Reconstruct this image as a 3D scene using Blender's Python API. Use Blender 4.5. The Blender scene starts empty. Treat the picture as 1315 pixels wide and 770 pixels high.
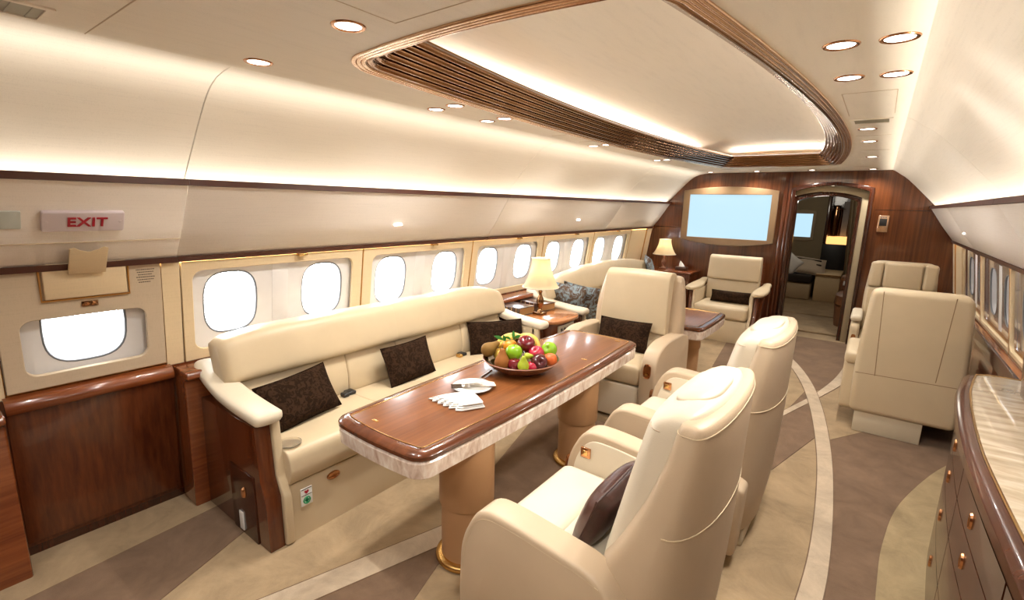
import bpy, bmesh, math, random
from mathutils import Vector, Matrix
random.seed(7)
S = bpy.context.scene
COL = S.collection
PI = math.pi

# ------------------------------------------------------------------ camera
def make_camera():
    f = 620.0
    d = Vector((1132 - 657.5, -(272 - 385), -f)).normalized()      # cabin axis seen by the lens
    r = 0.1675
    up = Vector((math.sin(r), math.cos(r), 0))
    z = (up - d * up.dot(d)).normalized()
    x = d.cross(z)
    R = Matrix((x, d, z))                                           # camera to world rotation
    cd = bpy.data.cameras.new('camera')
    cd.sensor_width = 36.0
    cd.lens = f / 1315 * 36
    cd.clip_start = 0.02
    c = bpy.data.objects.new('camera', cd)
    COL.objects.link(c)
    c.matrix_world = Matrix.Translation((1.065, 0, 1.68)) @ R.to_4x4()
    S.camera = c
make_camera()

# ------------------------------------------------------------------ world, exposure, large lights
w = bpy.data.worlds.new('daylight')
S.world = w
w.use_nodes = True
w.node_tree.nodes['Background'].inputs[0].default_value = (0.93, 0.97, 1.0, 1)
w.node_tree.nodes['Background'].inputs[1].default_value = 3.2
S.view_settings.view_transform = 'Standard'
S.view_settings.look = 'None'
S.view_settings.gamma = 1
S.view_settings.exposure = 0.82
WARM = (1.0, 0.91, 0.77)
WARM2 = (1.0, 0.95, 0.88)
def area(name, loc, direction, sx, sy, watt, col=WARM, spread=PI, xdir=(0, 1, 0)):
    l = bpy.data.lights.new(name, 'AREA')
    l.shape = 'RECTANGLE'; l.size = sx; l.size_y = sy
    l.energy = watt; l.color = col; l.spread = spread
    o = bpy.data.objects.new(name, l)
    COL.objects.link(o)
    zz = -Vector(direction).normalized()
    xx = Vector(xdir); xx = (xx - zz * xx.dot(zz)).normalized()
    yy = zz.cross(xx)
    m = Matrix((xx, yy, zz)).transposed().to_4x4()
    m.translation = loc
    o.matrix_world = m
    return o
LED = 26
for s, nm in ((-1, 'left'), (1, 'right')):
    area('valance_strip_light', (s * 1.580, 3.0, 1.698), (-s * 1.15, 0, 1), 8.7, 0.012, LED * 0.56, spread=math.radians(70))
for s in (-1, 1):       # the warm strip tucked under each valance
    area('window_wash_light', (s * 1.768, 4.05, 1.352), (s * 0.35, 0, -1), 6.4, 0.008, 5.5, (1.0, 0.72, 0.38))
area('window_wash_light', (-1.768, 0.55, 1.352), (-0.35, 0, -1), 0.55, 0.008, 0.5, (1.0, 0.72, 0.38))
# daylight enters through the left windows
area('window_daylight', (-2.25, 3.8, 1.2), (1, 0, -0.12), 6.4, 0.7, 120, (0.93, 0.97, 1.0))

# ------------------------------------------------------------------ materials
MT = {}
def nt(name):
    m = bpy.data.materials.new(name); m.use_nodes = True
    return m, m.node_tree, m.node_tree.nodes['Principled BSDF']
def setp(b, **k):
    for n, v in k.items():
        b.inputs[n.replace('_', ' ')].default_value = v
def coords(t, scale=(1, 1, 1), kind='Object', rot=(0, 0, 0)):
    tc = t.nodes.new('ShaderNodeTexCoord'); mp = t.nodes.new('ShaderNodeMapping')
    mp.inputs['Scale'].default_value = scale
    mp.inputs['Rotation'].default_value = rot
    t.links.new(tc.outputs[kind], mp.inputs[0])
    return mp.outputs[0]
def noise(t, vec, scale, detail=3, rough=0.5, dist=0):
    n = t.nodes.new('ShaderNodeTexNoise')
    n.inputs['Scale'].default_value = scale; n.inputs['Detail'].default_value = detail
    n.inputs['Roughness'].default_value = rough; n.inputs['Distortion'].default_value = dist
    t.links.new(vec, n.inputs['Vector'])
    return n.outputs['Fac']
def ramp(t, fac, stops):
    r = t.nodes.new('ShaderNodeValToRGB')
    while len(r.color_ramp.elements) > 1: r.color_ramp.elements.remove(r.color_ramp.elements[-1])
    for i, (p, c) in enumerate(stops):
        e = r.color_ramp.elements[0] if i == 0 else r.color_ramp.elements.new(p)
        e.position = p; e.color = (*c, 1)
    t.links.new(fac, r.inputs[0])
    return r.outputs[0]
def bump(t, b, fac, strength, dist=0.01):
    n = t.nodes.new('ShaderNodeBump')
    n.inputs['Strength'].default_value = strength; n.inputs['Distance'].default_value = dist
    t.links.new(fac, n.inputs['Height']); t.links.new(n.outputs[0], b.inputs['Normal'])
def mul(c, k): return tuple(x * k for x in c)
def plain(name, col, rough=0.5, metal=0, **k):
    m, t, b = nt(name)
    v = coords(t); f = noise(t, v, 9, 2)
    t.links.new(ramp(t, f, [(0.3, mul(col, 0.94)), (0.7, col)]), b.inputs['Base Color'])
    setp(b, Roughness=rough, Metallic=metal, **k)
    MT[name] = m
    return m
def leather(name, col, rough=0.42):
    m, t, b = nt(name)
    v = coords(t)
    f = noise(t, v, 5, 3)
    t.links.new(ramp(t, f, [(0.3, mul(col, 0.93)), (0.7, col)]), b.inputs['Base Color'])
    setp(b, Roughness=rough, Specular_IOR_Level=0.45)
    g = noise(t, v, 260, 2); h = noise(t, v, 7, 2)
    mx = t.nodes.new('ShaderNodeMath'); mx.operation = 'MULTIPLY_ADD'
    t.links.new(h, mx.inputs[0]); mx.inputs[1].default_value = 6.0; t.links.new(g, mx.inputs[2])
    bump(t, b, mx.outputs[0], 0.12, 0.004)
    MT[name] = m
def wood(name, dark, light, grain=(26, 26, 1.4), rough=0.22, coat=0.6, cut=(0.35, 0.68)):
    m, t, b = nt(name)
    v = coords(t, grain)
    f = noise(t, v, 1.6, 6, 0.6, 0.25)
    v2 = coords(t, tuple(g ** 0.5 for g in grain)); g2 = noise(t, v2, 1.3, 2)
    mx = t.nodes.new('ShaderNodeMath'); mx.operation = 'MULTIPLY_ADD'
    t.links.new(g2, mx.inputs[0]); mx.inputs[1].default_value = 0.5; 
    sb = t.nodes.new('ShaderNodeMath'); sb.operation = 'SUBTRACT'; t.links.new(f, sb.inputs[0]); sb.inputs[1].default_value = 0.25
    t.links.new(sb.outputs[0], mx.inputs[2])
    t.links.new(ramp(t, mx.outputs[0], [(cut[0], dark), (cut[1], light)]), b.inputs['Base Color'])
    setp(b, Roughness=rough, Coat_Weight=coat, Coat_Roughness=0.04)
    MT[name] = m
def carpet(name, col):
    m, t, b = nt(name)
    v = coords(t)
    f = noise(t, v, 4, 8, 0.72, 0.5)
    t.links.new(ramp(t, f, [(0.32, mul(col, 0.70)), (0.68, mul(col, 1.10))]), b.inputs['Base Color'])
    setp(b, Roughness=0.95, Specular_IOR_Level=0.1, Sheen_Weight=0.08)
    bump(t, b, noise(t, v, 380, 2), 0.5, 0.004)
    MT[name] = m
def linen(name, col, rough=0.7):
    m, t, b = nt(name)
    v = coords(t, (1, 1, 1))
    a = noise(t, coords(t, (40, 5, 260)), 1.0, 2); c = noise(t, coords(t, (200, 260, 30)), 1.0, 2)
    ad = t.nodes.new('ShaderNodeMath'); ad.operation = 'ADD'; t.links.new(a, ad.inputs[0]); t.links.new(c, ad.inputs[1])
    t.links.new(ramp(t, ad.outputs[0], [(0.7, mul(col, 0.94)), (1.3, col)]), b.inputs['Base Color'])
    setp(b, Roughness=rough, Specular_IOR_Level=0.25)
    bump(t, b, ad.outputs[0], 0.08, 0.002)
    MT[name] = m
def emit(name, col, strength):
    m, t, b = nt(name)
    setp(b, Base_Color=(*col, 1), Emission_Color=(*col, 1), Emission_Strength=strength, Roughness=0.4)
    MT[name] = m
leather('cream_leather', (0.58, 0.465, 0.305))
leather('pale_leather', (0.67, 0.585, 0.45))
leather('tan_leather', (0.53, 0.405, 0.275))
leather('frame_tan', (0.25, 0.155, 0.078), 0.5)
leather('sleeve_leather', (0.45, 0.25, 0.12), 0.5)
leather('brown_leather', (0.20, 0.085, 0.035), 0.45)
wood('mahogany', (0.066, 0.0145, 0.0048), (0.135, 0.035, 0.010), cut=(0.3, 0.75))
wood('mahogany_long', (0.13, 0.030, 0.008), (0.26, 0.072, 0.02), (26, 1.4, 26), cut=(0.3, 0.75))
wood('ledge_wood', (0.26, 0.085, 0.025), (0.44, 0.17, 0.05), (26, 1.4, 26))
wood('dark_wood', (0.030, 0.007, 0.003), (0.060, 0.015, 0.006))
wood('table_wood', (0.130, 0.042, 0.013), (0.215, 0.075, 0.022), (34, 0.7, 34), 0.30, 0.12, cut=(0.3, 0.75))
wood('rim_wood', (0.08, 0.022, 0.008), (0.13, 0.038, 0.013), (20, 1.5, 20), 0.22, 0.4)
wood('wall_wood', (0.070, 0.019, 0.006), (0.155, 0.046, 0.013), (34, 34, 1.0), cut=(0.3, 0.75))
wood('cabinet_wood', (0.036, 0.011, 0.006), (0.070, 0.022, 0.010), (16, 16, 1.2), 0.2, 0.2)
carpet('carpet_tan', (0.37, 0.265, 0.155))
carpet('carpet_dark', (0.20, 0.127, 0.080))
carpet('carpet_light', (0.54, 0.43, 0.31))
carpet('carpet_khaki', (0.36, 0.27, 0.15))
linen('ceiling_linen', (0.80, 0.74, 0.64))
linen('cove_linen', (0.84, 0.785, 0.695))
linen('valance_linen', (0.86, 0.80, 0.74))
linen('gold_linen', (0.72, 0.57, 0.36))
linen('panel_linen', (0.56, 0.45, 0.32))
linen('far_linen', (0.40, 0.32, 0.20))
plain('reveal_grey', (0.78, 0.76, 0.75), 0.35)
plain('shade_lilac', (0.34, 0.30, 0.29), 0.15, Coat_Weight=0.7)
plain('copper', (0.55, 0.27, 0.13), 0.22, 1)
plain('copper_dark', (0.30, 0.165, 0.085), 0.13, 1)
plain('pale_copper', (0.72, 0.50, 0.34), 0.25, 1)
plain('brass', (0.72, 0.45, 0.16), 0.25, 1)
plain('gold_edge', (0.55, 0.28, 0.08), 0.35, 0.7)
plain('silver', (0.62, 0.59, 0.54), 0.18, 1)
plain('lip_brown', (0.075, 0.022, 0.012), 0.45)
plain('black', (0.012, 0.012, 0.013), 0.4)
plain('grey_seal', (0.16, 0.17, 0.18), 0.5)  # seal tone darkened to carry the window shadow ring; also control buttons
plain('grey_switch', (0.60, 0.66, 0.64), 0.4)
plain('sign_face', (0.72, 0.64, 0.68), 0.35)
plain('red_ink', (0.42, 0.010, 0.030), 0.5)
plain('green_ink', (0.02, 0.30, 0.12), 0.5)
plain('dark_ink', (0.10, 0.075, 0.055), 0.6)
plain('white_plastic', (0.80, 0.80, 0.78), 0.35)
plain('steel_dark', (0.33, 0.29, 0.25), 0.12, 1)
plain('porcelain', (0.68, 0.68, 0.66), 0.15, Coat_Weight=0.5)
plain('napkin_white', (0.74, 0.73, 0.71), 0.85)
plain('vent_mesh', (0.36, 0.34, 0.26), 0.6)
plain('book_leather', (0.055, 0.022, 0.012), 0.3, Coat_Weight=0.5)
plain('page_gold', (0.42, 0.24, 0.09), 0.5)
plain('beige_base', (0.60, 0.52, 0.38), 0.4)
plain('pink_lamp', (0.25, 0.11, 0.07), 0.25, Coat_Weight=0.6)
plain('pear_brown', (0.24, 0.085, 0.016), 0.6, Specular_IOR_Level=0.2)
plain('pear_olive', (0.19, 0.10, 0.022), 0.6, Specular_IOR_Level=0.2)
plain('pear_green', (0.34, 0.40, 0.02), 0.35)
plain('apple_green', (0.22, 0.42, 0.012), 0.25, Coat_Weight=0.3)
plain('apple_red', (0.14, 0.004, 0.008), 0.22, Coat_Weight=0.3)
plain('apple_pink', (0.40, 0.010, 0.035), 0.22, Coat_Weight=0.3)
plain('plum', (0.075, 0.006, 0.009), 0.25, Coat_Weight=0.3)
plain('peach', (0.60, 0.11, 0.015), 0.4)
plain('orange', (0.65, 0.24, 0.01), 0.4)
plain('banana', (0.68, 0.43, 0.07), 0.45)
plain('leaf', (0.04, 0.22, 0.03), 0.5)
plain('shade_cloth', (0.62, 0.52, 0.35), 0.8, Emission_Color=(1.0, 0.72, 0.38, 1), Emission_Strength=0.10)
plain('dark_textile', (0.022, 0.014, 0.010), 0.7)
plain('stripe_light', (0.50, 0.42, 0.33), 0.8)
emit('lamp_lens', (1.0, 0.93, 0.85), 5.0)
emit('screen_blue', (0.55, 0.82, 0.98), 0.58)
MT['screen_blue'].node_tree.nodes['Principled BSDF'].inputs['Base Color'].default_value = (0.01, 0.01, 0.012, 1)
emit('golden_glass', (0.95, 0.50, 0.16), 0.9)
plain('sheer_grey', (0.30, 0.27, 0.26), 0.7)
for nm_, v_ in (('table_wood', 0.22), ('rim_wood', 0.3), ('cabinet_wood', 0.3)): setp(MT[nm_].node_tree.nodes['Principled BSDF'], Specular_IOR_Level=v_)
# damask pillow cloths
def damask(name, a, bcol, scale, cut=(0.48, 0.54), rough=0.7, sheen=0.3):
    m, t, b = nt(name)
    v = coords(t)
    f = noise(t, v, scale, 3, 0.55, 1.8)
    t.links.new(ramp(t, f, [(cut[0], a), (cut[1], bcol)]), b.inputs['Base Color'])
    setp(b, Roughness=rough, Specular_IOR_Level=0.5 if rough < 0.5 else 0.08)
    bump(t, b, f, 0.3, 0.004)
    MT[name] = m
damask('brown_damask', (0.016, 0.008, 0.004), (0.034, 0.017, 0.009), 30, rough=0.95)
damask('brown_satin', (0.035, 0.010, 0.008), (0.06, 0.020, 0.016), 8, (0.4, 0.6), 0.3)
damask('blue_damask', (0.12, 0.075, 0.05), (0.27, 0.34, 0.38), 14, (0.42, 0.58))
# onyx edge and marble counter
def stone(name, a, bcol, c, scl, scale=4, rough=0.12):
    m, t, b = nt(name)
    v = coords(t, scl)
    f = noise(t, v, scale, 5, 0.62, 0.6)
    t.links.new(ramp(t, f, [(0.30, a), (0.5, bcol), (0.68, c)]), b.inputs['Base Color'])
    setp(b, Roughness=rough, Coat_Weight=0.6)
    MT[name] = m
stone('onyx', (0.50, 0.34, 0.26), (0.74, 0.61, 0.52), (0.90, 0.84, 0.77), (1.3, 1.3, 0.5), 18)
stone('marble', (0.20, 0.14, 0.085), (0.34, 0.27, 0.185), (0.44, 0.38, 0.29), (1.6, 7, 1), 2.4)
m, t, b = nt('window_glass'); setp(b, Roughness=0.02, Transmission_Weight=1.0, IOR=1.02, Base_Color=(0.97, 0.99, 1, 1)); MT['window_glass'] = m
m, t, b = nt('clear_glass'); setp(b, Roughness=0.02, Transmission_Weight=0.9, IOR=1.2, Base_Color=(0.9, 0.85, 0.75, 1)); MT['clear_glass'] = m

# ------------------------------------------------------------------ builders
def link(name, me, mat, parent=None, sharp=48):
    for p in me.polygons: p.use_smooth = True
    me.set_sharp_from_angle(angle=math.radians(sharp))
    if mat is not None and not me.materials: me.materials.append(MT[mat])
    o = bpy.data.objects.new(name, me)
    COL.objects.link(o)
    if parent is not None: o.parent = parent
    return o
def obj(name, bm, mat, parent=None, sharp=48, fn=None):
    if fn is not None:
        for v in bm.verts: v.co = Vector(fn(v.co))
    bmesh.ops.recalc_face_normals(bm, faces=bm.faces)
    me = bpy.data.meshes.new(name); bm.to_mesh(me); bm.free()
    return link(name, me, mat, parent, sharp)
def thing(name, label=None, cat=None, loc=(0, 0, 0), rz=0, group=None, kind=None):
    o = bpy.data.objects.new(name, None); COL.objects.link(o)
    o.empty_display_size = 0.1
    o.location = loc; o.rotation_euler = (0, 0, rz)
    return tag(o, label, cat, group, kind)
def tag(o, label=None, cat=None, group=None, kind=None):
    if label: o['label'] = label
    if cat: o['category'] = cat
    if group: o['group'] = group
    if kind: o['kind'] = kind
    return o
def copy_tree(o, loc=None, rz=None, label=None, parent=None):
    c = o.copy(); COL.objects.link(c)
    if parent is not None: c.parent = parent
    if loc is not None: c.location = loc
    if rz is not None: c.rotation_euler = (0, 0, rz)
    if label: c['label'] = label
    for ch in list(o.children): copy_tree(ch, parent=c)
    return c
def B(): return bmesh.new()
def box(bm, x0, x1, y0, y1, z0, z1, bev=0.0, seg=2, sub=0):
    vs = [bm.verts.new((x, y, z)) for z in (z0, z1) for y in (y0, y1) for x in (x0, x1)]
    fs = [bm.faces.new([vs[i] for i in f]) for f in ((0, 2, 3, 1), (4, 5, 7, 6), (0, 1, 5, 4), (2, 6, 7, 3), (0, 4, 6, 2), (1, 3, 7, 5))]
    es = list({e for f in fs for e in f.edges})
    if bev > 0:
        bev = min(bev, 0.48 * min(abs(x1 - x0), abs(y1 - y0), abs(z1 - z0)))
        bmesh.ops.bevel(bm, geom=es, offset=bev, segments=seg, profile=0.5, affect='EDGES', clamp_overlap=True)
    return bm
def fillet(pts, r, n=5):
    out = []; N = len(pts)
    for i in range(N):
        p = Vector(pts[i][:2]); a = Vector(pts[i - 1][:2]); b_ = Vector(pts[(i + 1) % N][:2])
        rr = pts[i][2] if len(pts[i]) > 2 else r
        if rr <= 0: out.append(tuple(p)); continue
        u = (a - p); v = (b_ - p)
        L = min(rr, 0.49 * u.length, 0.49 * v.length)
        p0 = p + u.normalized() * L; p1 = p + v.normalized() * L
        for k in range(n + 1):
            q = k / n
            out.append(tuple((1 - q) ** 2 * p0 + 2 * q * (1 - q) * p + q * q * p1))
    return out
def prism(bm, pts, axis, a0, a1, bev=0.0, seg=3):
    """2D outline extruded along an axis; axis x takes (y,z), y takes (x,z), z takes (x,y)."""
    def P(p, a):
        return {'x': (a, p[0], p[1]), 'y': (p[0], a, p[1]), 'z': (p[0], p[1], a)}[axis]
    A = [bm.verts.new(P(p, a0)) for p in pts]; C = [bm.verts.new(P(p, a1)) for p in pts]
    n = len(pts)
    f0 = bm.faces.new(A); f1 = bm.faces.new(C[::-1])
    for i in range(n): bm.faces.new((A[i], C[i], C[(i + 1) % n], A[(i + 1) % n]))
    bmesh.ops.recalc_face_normals(bm, faces=bm.faces)
    if bev > 0:
        es = list(set(f0.edges) | set(f1.edges))
        bmesh.ops.bevel(bm, geom=es, offset=bev, segments=seg, profile=0.5, affect='EDGES', clamp_overlap=True)
    return bm
def loft(bm, rings, cap=True, closed=True):
    R = [[bm.verts.new(p) for p in r] for r in rings]
    n = len(R[0])
    for a, b_ in zip(R, R[1:]):
        for i in range(n if closed else n - 1):
            j = (i + 1) % n
            bm.faces.new((a[i], a[j], b_[j], b_[i]))
    if cap and closed:
        bm.faces.new(R[0][::-1]); bm.faces.new(R[-1])
    return bm
def tube(bm, pts, r, n=8, closed=False):
    pts = [Vector(p) for p in pts]; N = len(pts)
    rings = []; prev = None
    for i, p in enumerate(pts):
        a = pts[i - 1] if (i > 0 or closed) else p
        c = pts[(i + 1) % N] if (i < N - 1 or closed) else p
        t_ = (c - a).normalized()
        if prev is None:
            u = t_.orthogonal().normalized()
        else:
            u = (prev - t_ * prev.dot(t_)).normalized()
        prev = u; v = t_.cross(u)
        rr = r[i] if isinstance(r, (list, tuple)) else r
        rings.append([p + u * math.cos(k * 2 * PI / n) * rr + v * math.sin(k * 2 * PI / n) * rr for k in range(n)])
    if closed: rings.append(rings[0])
    loft(bm, rings, cap=not closed)
    if closed: bmesh.ops.remove_doubles(bm, verts=bm.verts, dist=1e-6)
    return bm
def lathe(bm, prof, c=(0, 0, 0), n=32, fx=1.0, fy=1.0):
    rings = [[(c[0] + max(r, 1e-4) * fx * math.cos(2 * PI * k / n), c[1] + max(r, 1e-4) * fy * math.sin(2 * PI * k / n), c[2] + z) for k in range(n)] for r, z in prof]
    return loft(bm, rings)
def sell(z, x0, y0, hx, hy, p=4.0, n=36):
    out = []
    for k in range(n):
        a = 2 * PI * k / n; c, s = math.cos(a), math.sin(a)
        out.append((x0 + hx * math.copysign(abs(c) ** (2 / p), c), y0 + hy * math.copysign(abs(s) ** (2 / p), s), z))
    return out
def rrect(x0, x1, y0, y1, r, n=6):
    out = []
    for cx, cy, a0 in ((x1 - r, y1 - r, 0), (x0 + r, y1 - r, 90), (x0 + r, y0 + r, 180), (x1 - r, y0 + r, 270)):
        for k in range(n + 1):
            a = math.radians(a0 + 90 * k / n)
            out.append((cx + r * math.cos(a), cy + r * math.sin(a)))
    return out
def plate_mesh(name, outer, holes, thick, bev=0.0):
    """flat plate with holes: a filled 2D curve turned into a mesh, from z=0 to z=thick."""
    cu = bpy.data.curves.new(name, 'CURVE'); cu.dimensions = '2D'; cu.fill_mode = 'BOTH'
    for pl in [outer] + holes:
        sp = cu.splines.new('POLY'); sp.points.add(len(pl) - 1)
        for p, q in zip(sp.points, pl): p.co = (q[0], q[1], 0, 1)
        sp.use_cyclic_u = True
    cu.extrude = thick / 2 - bev; cu.bevel_depth = bev; cu.bevel_resolution = 1; cu.offset = -bev
    o = bpy.data.objects.new(name, cu); COL.objects.link(o)
    dg = bpy.context.evaluated_depsgraph_get()
    me = bpy.data.meshes.new_from_object(o.evaluated_get(dg))
    bpy.data.objects.remove(o); 
    for v in me.vertices: v.co.z += thick / 2
    return me
def map_mesh(me, fn):
    for v in me.vertices: v.co = Vector(fn(v.co))
    return me
def text_mesh(txt, size, extrude=0.001, align='CENTER', sx=1.0, space=1.0):
    cu = bpy.data.curves.new('lettering', 'FONT'); cu.body = txt; cu.size = size; cu.extrude = extrude
    cu.align_x = align; cu.align_y = 'CENTER'; cu.offset = size * 0.018; cu.space_character = space
    o = bpy.data.objects.new('lettering', cu); COL.objects.link(o)
    dg = bpy.context.evaluated_depsgraph_get()
    me = bpy.data.meshes.new_from_object(o.evaluated_get(dg))
    bpy.data.objects.remove(o)
    for v in me.vertices: v.co.x *= sx
    return me

# ------------------------------------------------------------------ cabin shell
Y0, Y1 = -1.6, 7.42
ZC = 2.17
def wx(z):                      # half width of the side wall lining at height z
    P = [(0, 1.93), (0.8, 1.835), (1.40, 1.76), (1.7, 1.70)]
    for (a, b_), (c, d_) in zip(P, P[1:]):
        if z <= c: return b_ + (d_ - b_) * (z - a) / (c - a)
    return P[-1][1]
# floor
bm = B(); box(bm, -1.99, 1.99, Y0, Y1 + 0.12, -0.06, 0.0)
floor = obj('floor', bm, 'carpet_tan'); tag(floor, 'tan cut pile cabin carpet with inlaid bands', kind='structure')
def floor_piece(pts, h, mat, label, name='carpet_inlay'):
    bm = B(); prism(bm, pts, 'z', 0.0003, h)
    o = obj(name, bm, mat, floor); o['label'] = label
    bm = B(); tube(bm, [(x, y, h - 0.0012) for x, y in pts], 0.0028, 5, True); obj('seam', bm, 'carpet_dark', o)
    return o
def arc_pts(P, n=10):
    out = []
    for i in range(len(P) - 1):
        p0 = P[max(i - 1, 0)]; p1 = P[i]; p2 = P[i + 1]; p3 = P[min(i + 2, len(P) - 1)]
        for k in range(n):
            t_ = k / n
            out.append(tuple(0.5 * ((2 * p1[j]) + (-p0[j] + p2[j]) * t_ + (2 * p0[j] - 5 * p1[j] + 4 * p2[j] - p3[j]) * t_ ** 2 + (-p0[j] + 3 * p1[j] - 3 * p2[j] + p3[j]) * t_ ** 3) for j in range(len(p1))))
    out.append(tuple(P[-1])); return out
b1L = arc_pts([(0.93, 1.5), (0.99, 2.2), (1.00, 2.75), (0.96, 3.48), (0.89, 4.11), (0.78, 4.80), (0.64, 5.42), (0.44, 6.02), (0.10, 6.75)])
b1R = arc_pts([(1.02, 1.5), (1.085, 2.2), (1.09, 2.75), (1.05, 3.48), (0.985, 4.11), (0.875, 4.83), (0.73, 5.48), (0.52, 6.10), (0.18, 6.84)])
floor_piece(b1L + b1R[::-1], 0.006, 'carpet_light', 'long curved cream carpet band down the aisle')
b2L = arc_pts([(0.30, 3.3), (0.61, 4.44), (0.80, 5.14), (0.93, 5.9), (0.99, 6.8)])
b2R = arc_pts([(0.345, 3.3), (0.655, 4.41), (0.86, 5.11), (1.01, 5.75), (1.09, 6.8)])
floor_piece(b2L + b2R[::-1], 0.0045, 'carpet_light', 'short cream carpet band crossing the long one')
arcP = arc_pts([(1.20, 1.4), (1.26, 2.0), (1.275, 2.55), (1.30, 2.95), (1.38, 3.43), (1.59, 4.06), (1.84, 4.55)])
floor_piece(arcP + [(1.84, 1.4)], 0.004, 'carpet_khaki', 'khaki carpet border curving round the cabinet foot')
dR = [p for p in b1R if p[1] <= 4.12]
floor_piece(dR + [(1.17, 4.42), (1.60, 5.05), (1.84, 5.4), (1.84, 4.55)] + arcP[::-1], 0.003, 'carpet_dark', 'brown carpet field between aisle band and cabinet')
mid = [p for p in b1L if 4.1 <= p[1] <= 5.16]
floor_piece([(0.30, 2.45), (0.72, 3.38), (0.89, 4.08)] + mid + [(0.66, 4.62), (0.50, 3.98)], 0.003, 'carpet_dark', 'brown carpet wedge beside the second armchair')
top = [p for p in b1R if 5.2 <= p[1]]
floor_piece([(0.83, 5.28)] + [(0.93, 5.9), (0.99, 6.6), (0.95, 7.4), (-0.35, 7.4)] + top[::-1], 0.003, 'carpet_dark', 'brown carpet field in front of the doorway')
floor_piece([(-1.66, 1.03), (-1.59, 0.18), (-1.52, -0.6), (-0.62, -0.6), (-1.16, 0.54), (-1.33, 0.96)], 0.003, 'carpet_dark', 'brown carpet stripe beside the exit panel')
floor_piece([(-0.60, 1.70), (-0.57, 1.61), (-0.83, 0.79), (-1.25, -0.5), (-1.05, -0.5), (-0.64, 0.94), (-0.45, 1.55)], 0.0045, 'carpet_light', 'cream carpet stripe by the front table pedestal')
floor_piece([(-0.45, 1.55), (-0.64, 0.94), (-1.05, -0.5), (0.1, -0.5), (-0.32, 1.20), (-0.40, 1.45)], 0.003, 'carpet_dark', 'brown carpet wedge in front of the table')
floor_piece([(-0.60, 1.80), (-0.94, 3.03), (-0.95, 3.3), (0.02, 3.3), (0.0, 1.8)], 0.003, 'carpet_dark', 'brown carpet field under the table')
floor_piece([(-0.17, 5.30), (-0.31, 6.58), (0.05, 6.5), (0.1, 5.3)], 0.003, 'carpet_dark', 'brown carpet wedge by the far armchair')

# ceiling plate with tray opening
TX, TYa, TYb = 0.03, 1.14, 6.36
def tray(off, n=28):
    """tray opening outline, offset outward by off"""
    pts = []
    ya, yb = TYa - off, TYb + off; ym = (ya + yb) / 2; hy = (yb - ya) / 2
    def hw(y): return 0.56 + off + 0.20 * (1 - ((y - ym) / hy) ** 2)
    r = 0.16 + off
    # right side up, far end, left side down, near end
    for k in range(n + 1):
        y = ya + r + (yb - ya - 2 * r) * k / n
        pts.append((TX + hw(y), y))
    w1 = hw(yb - r)
    for k in range(1, 8):
        a = PI / 2 * k / 8; pts.append((TX + w1 - r + r * math.cos(a), yb - r + r * math.sin(a)))
    for k in range(9):
        q = -1 + 2 * k / 8; pts.append((TX - q * (w1 - r), yb + 0.03 * (1 - q * q)))
    for k in range(1, 8):
        a = PI / 2 + PI / 2 * k / 8; pts.append((TX - w1 + r + r * math.cos(a), yb - r + r * math.sin(a)))
    for k in range(n + 1):
        y = yb - r - (yb - ya - 2 * r) * k / n
        pts.append((TX - hw(y), y))
    for k in range(1, 8):
        a = PI + PI / 2 * k / 8; pts.append((TX - w1 + r + r * math.cos(a), ya + r + r * math.sin(a)))
    for k in range(9):
        q = -1 + 2 * k / 8; pts.append((TX + q * (w1 - r), ya - 0.03 * (1 - q * q)))
    for k in range(1, 8):
        a = 1.5 * PI + PI / 2 * k / 8; pts.append((TX + w1 - r + r * math.cos(a), ya + r + r * math.sin(a)))
    return pts
me = plate_mesh('ceiling', [(-1.0, Y0), (1.12, Y0), (1.12, Y1), (-1.0, Y1)], [tray(-0.02)], 0.02)
map_mesh(me, lambda c: (c.x, c.y, c.z + ZC))
ceiling = link('ceiling', me, 'ceiling_linen'); tag(ceiling, 'flat cream linen ceiling with recessed lit tray', kind='structure')
# tray vault above
rings = []
for off, z in ((0.20, 2.285), (0.20, 2.33), (0.15, 2.365), (0.0, 2.395), (-0.25, 2.41)):
    rings.append([(x, y, z) for x, y in tray(off)])
bm = B(); loft(bm, rings, cap=False)
bm.verts.ensure_lookup_table(); n_ = len(rings[0])
bm.faces.new([v for v in bm.verts][-n_:])
obj('tray_panel', bm, 'ceiling_linen', ceiling)
bm = B()
loft(bm, [[(x, y, 2.285) for x, y in tray(0.21)], [(x, y, 2.285) for x, y in tray(-0.125)], [(x, y, 2.292) for x, y in tray(-0.125)]], cap=False)
obj('tray_shelf', bm, 'copper_dark', ceiling)
# stepped bronze moulding round the tray: each step its own piece
mold = thing('ceiling_moulding', 'stepped polished copper moulding framing the lit ceiling tray', 'moulding')
def bead(off, z, r, mat, fl=1.0):
    rings = []
    for k in range(8):
        a = 2 * PI * k / 8
        rings.append([(x, y, z + r * math.sin(a)) for x, y in tray(off + r * fl * math.cos(a))])
    rings.append(rings[0])
    bm = B(); loft(bm, rings, cap=False); bmesh.ops.remove_doubles(bm, verts=bm.verts, dist=1e-6)
    obj('moulding_step', bm, mat, mold, sharp=60)
for off in (0.040, 0.024, 0.008): bead(off, 2.168, 0.0075, 'pale_copper', 1.08)
for i in range(6): bead(-0.012 - 0.0225 * i, 2.179 + 0.0175 * i, 0.0142, 'copper_dark')
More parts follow.
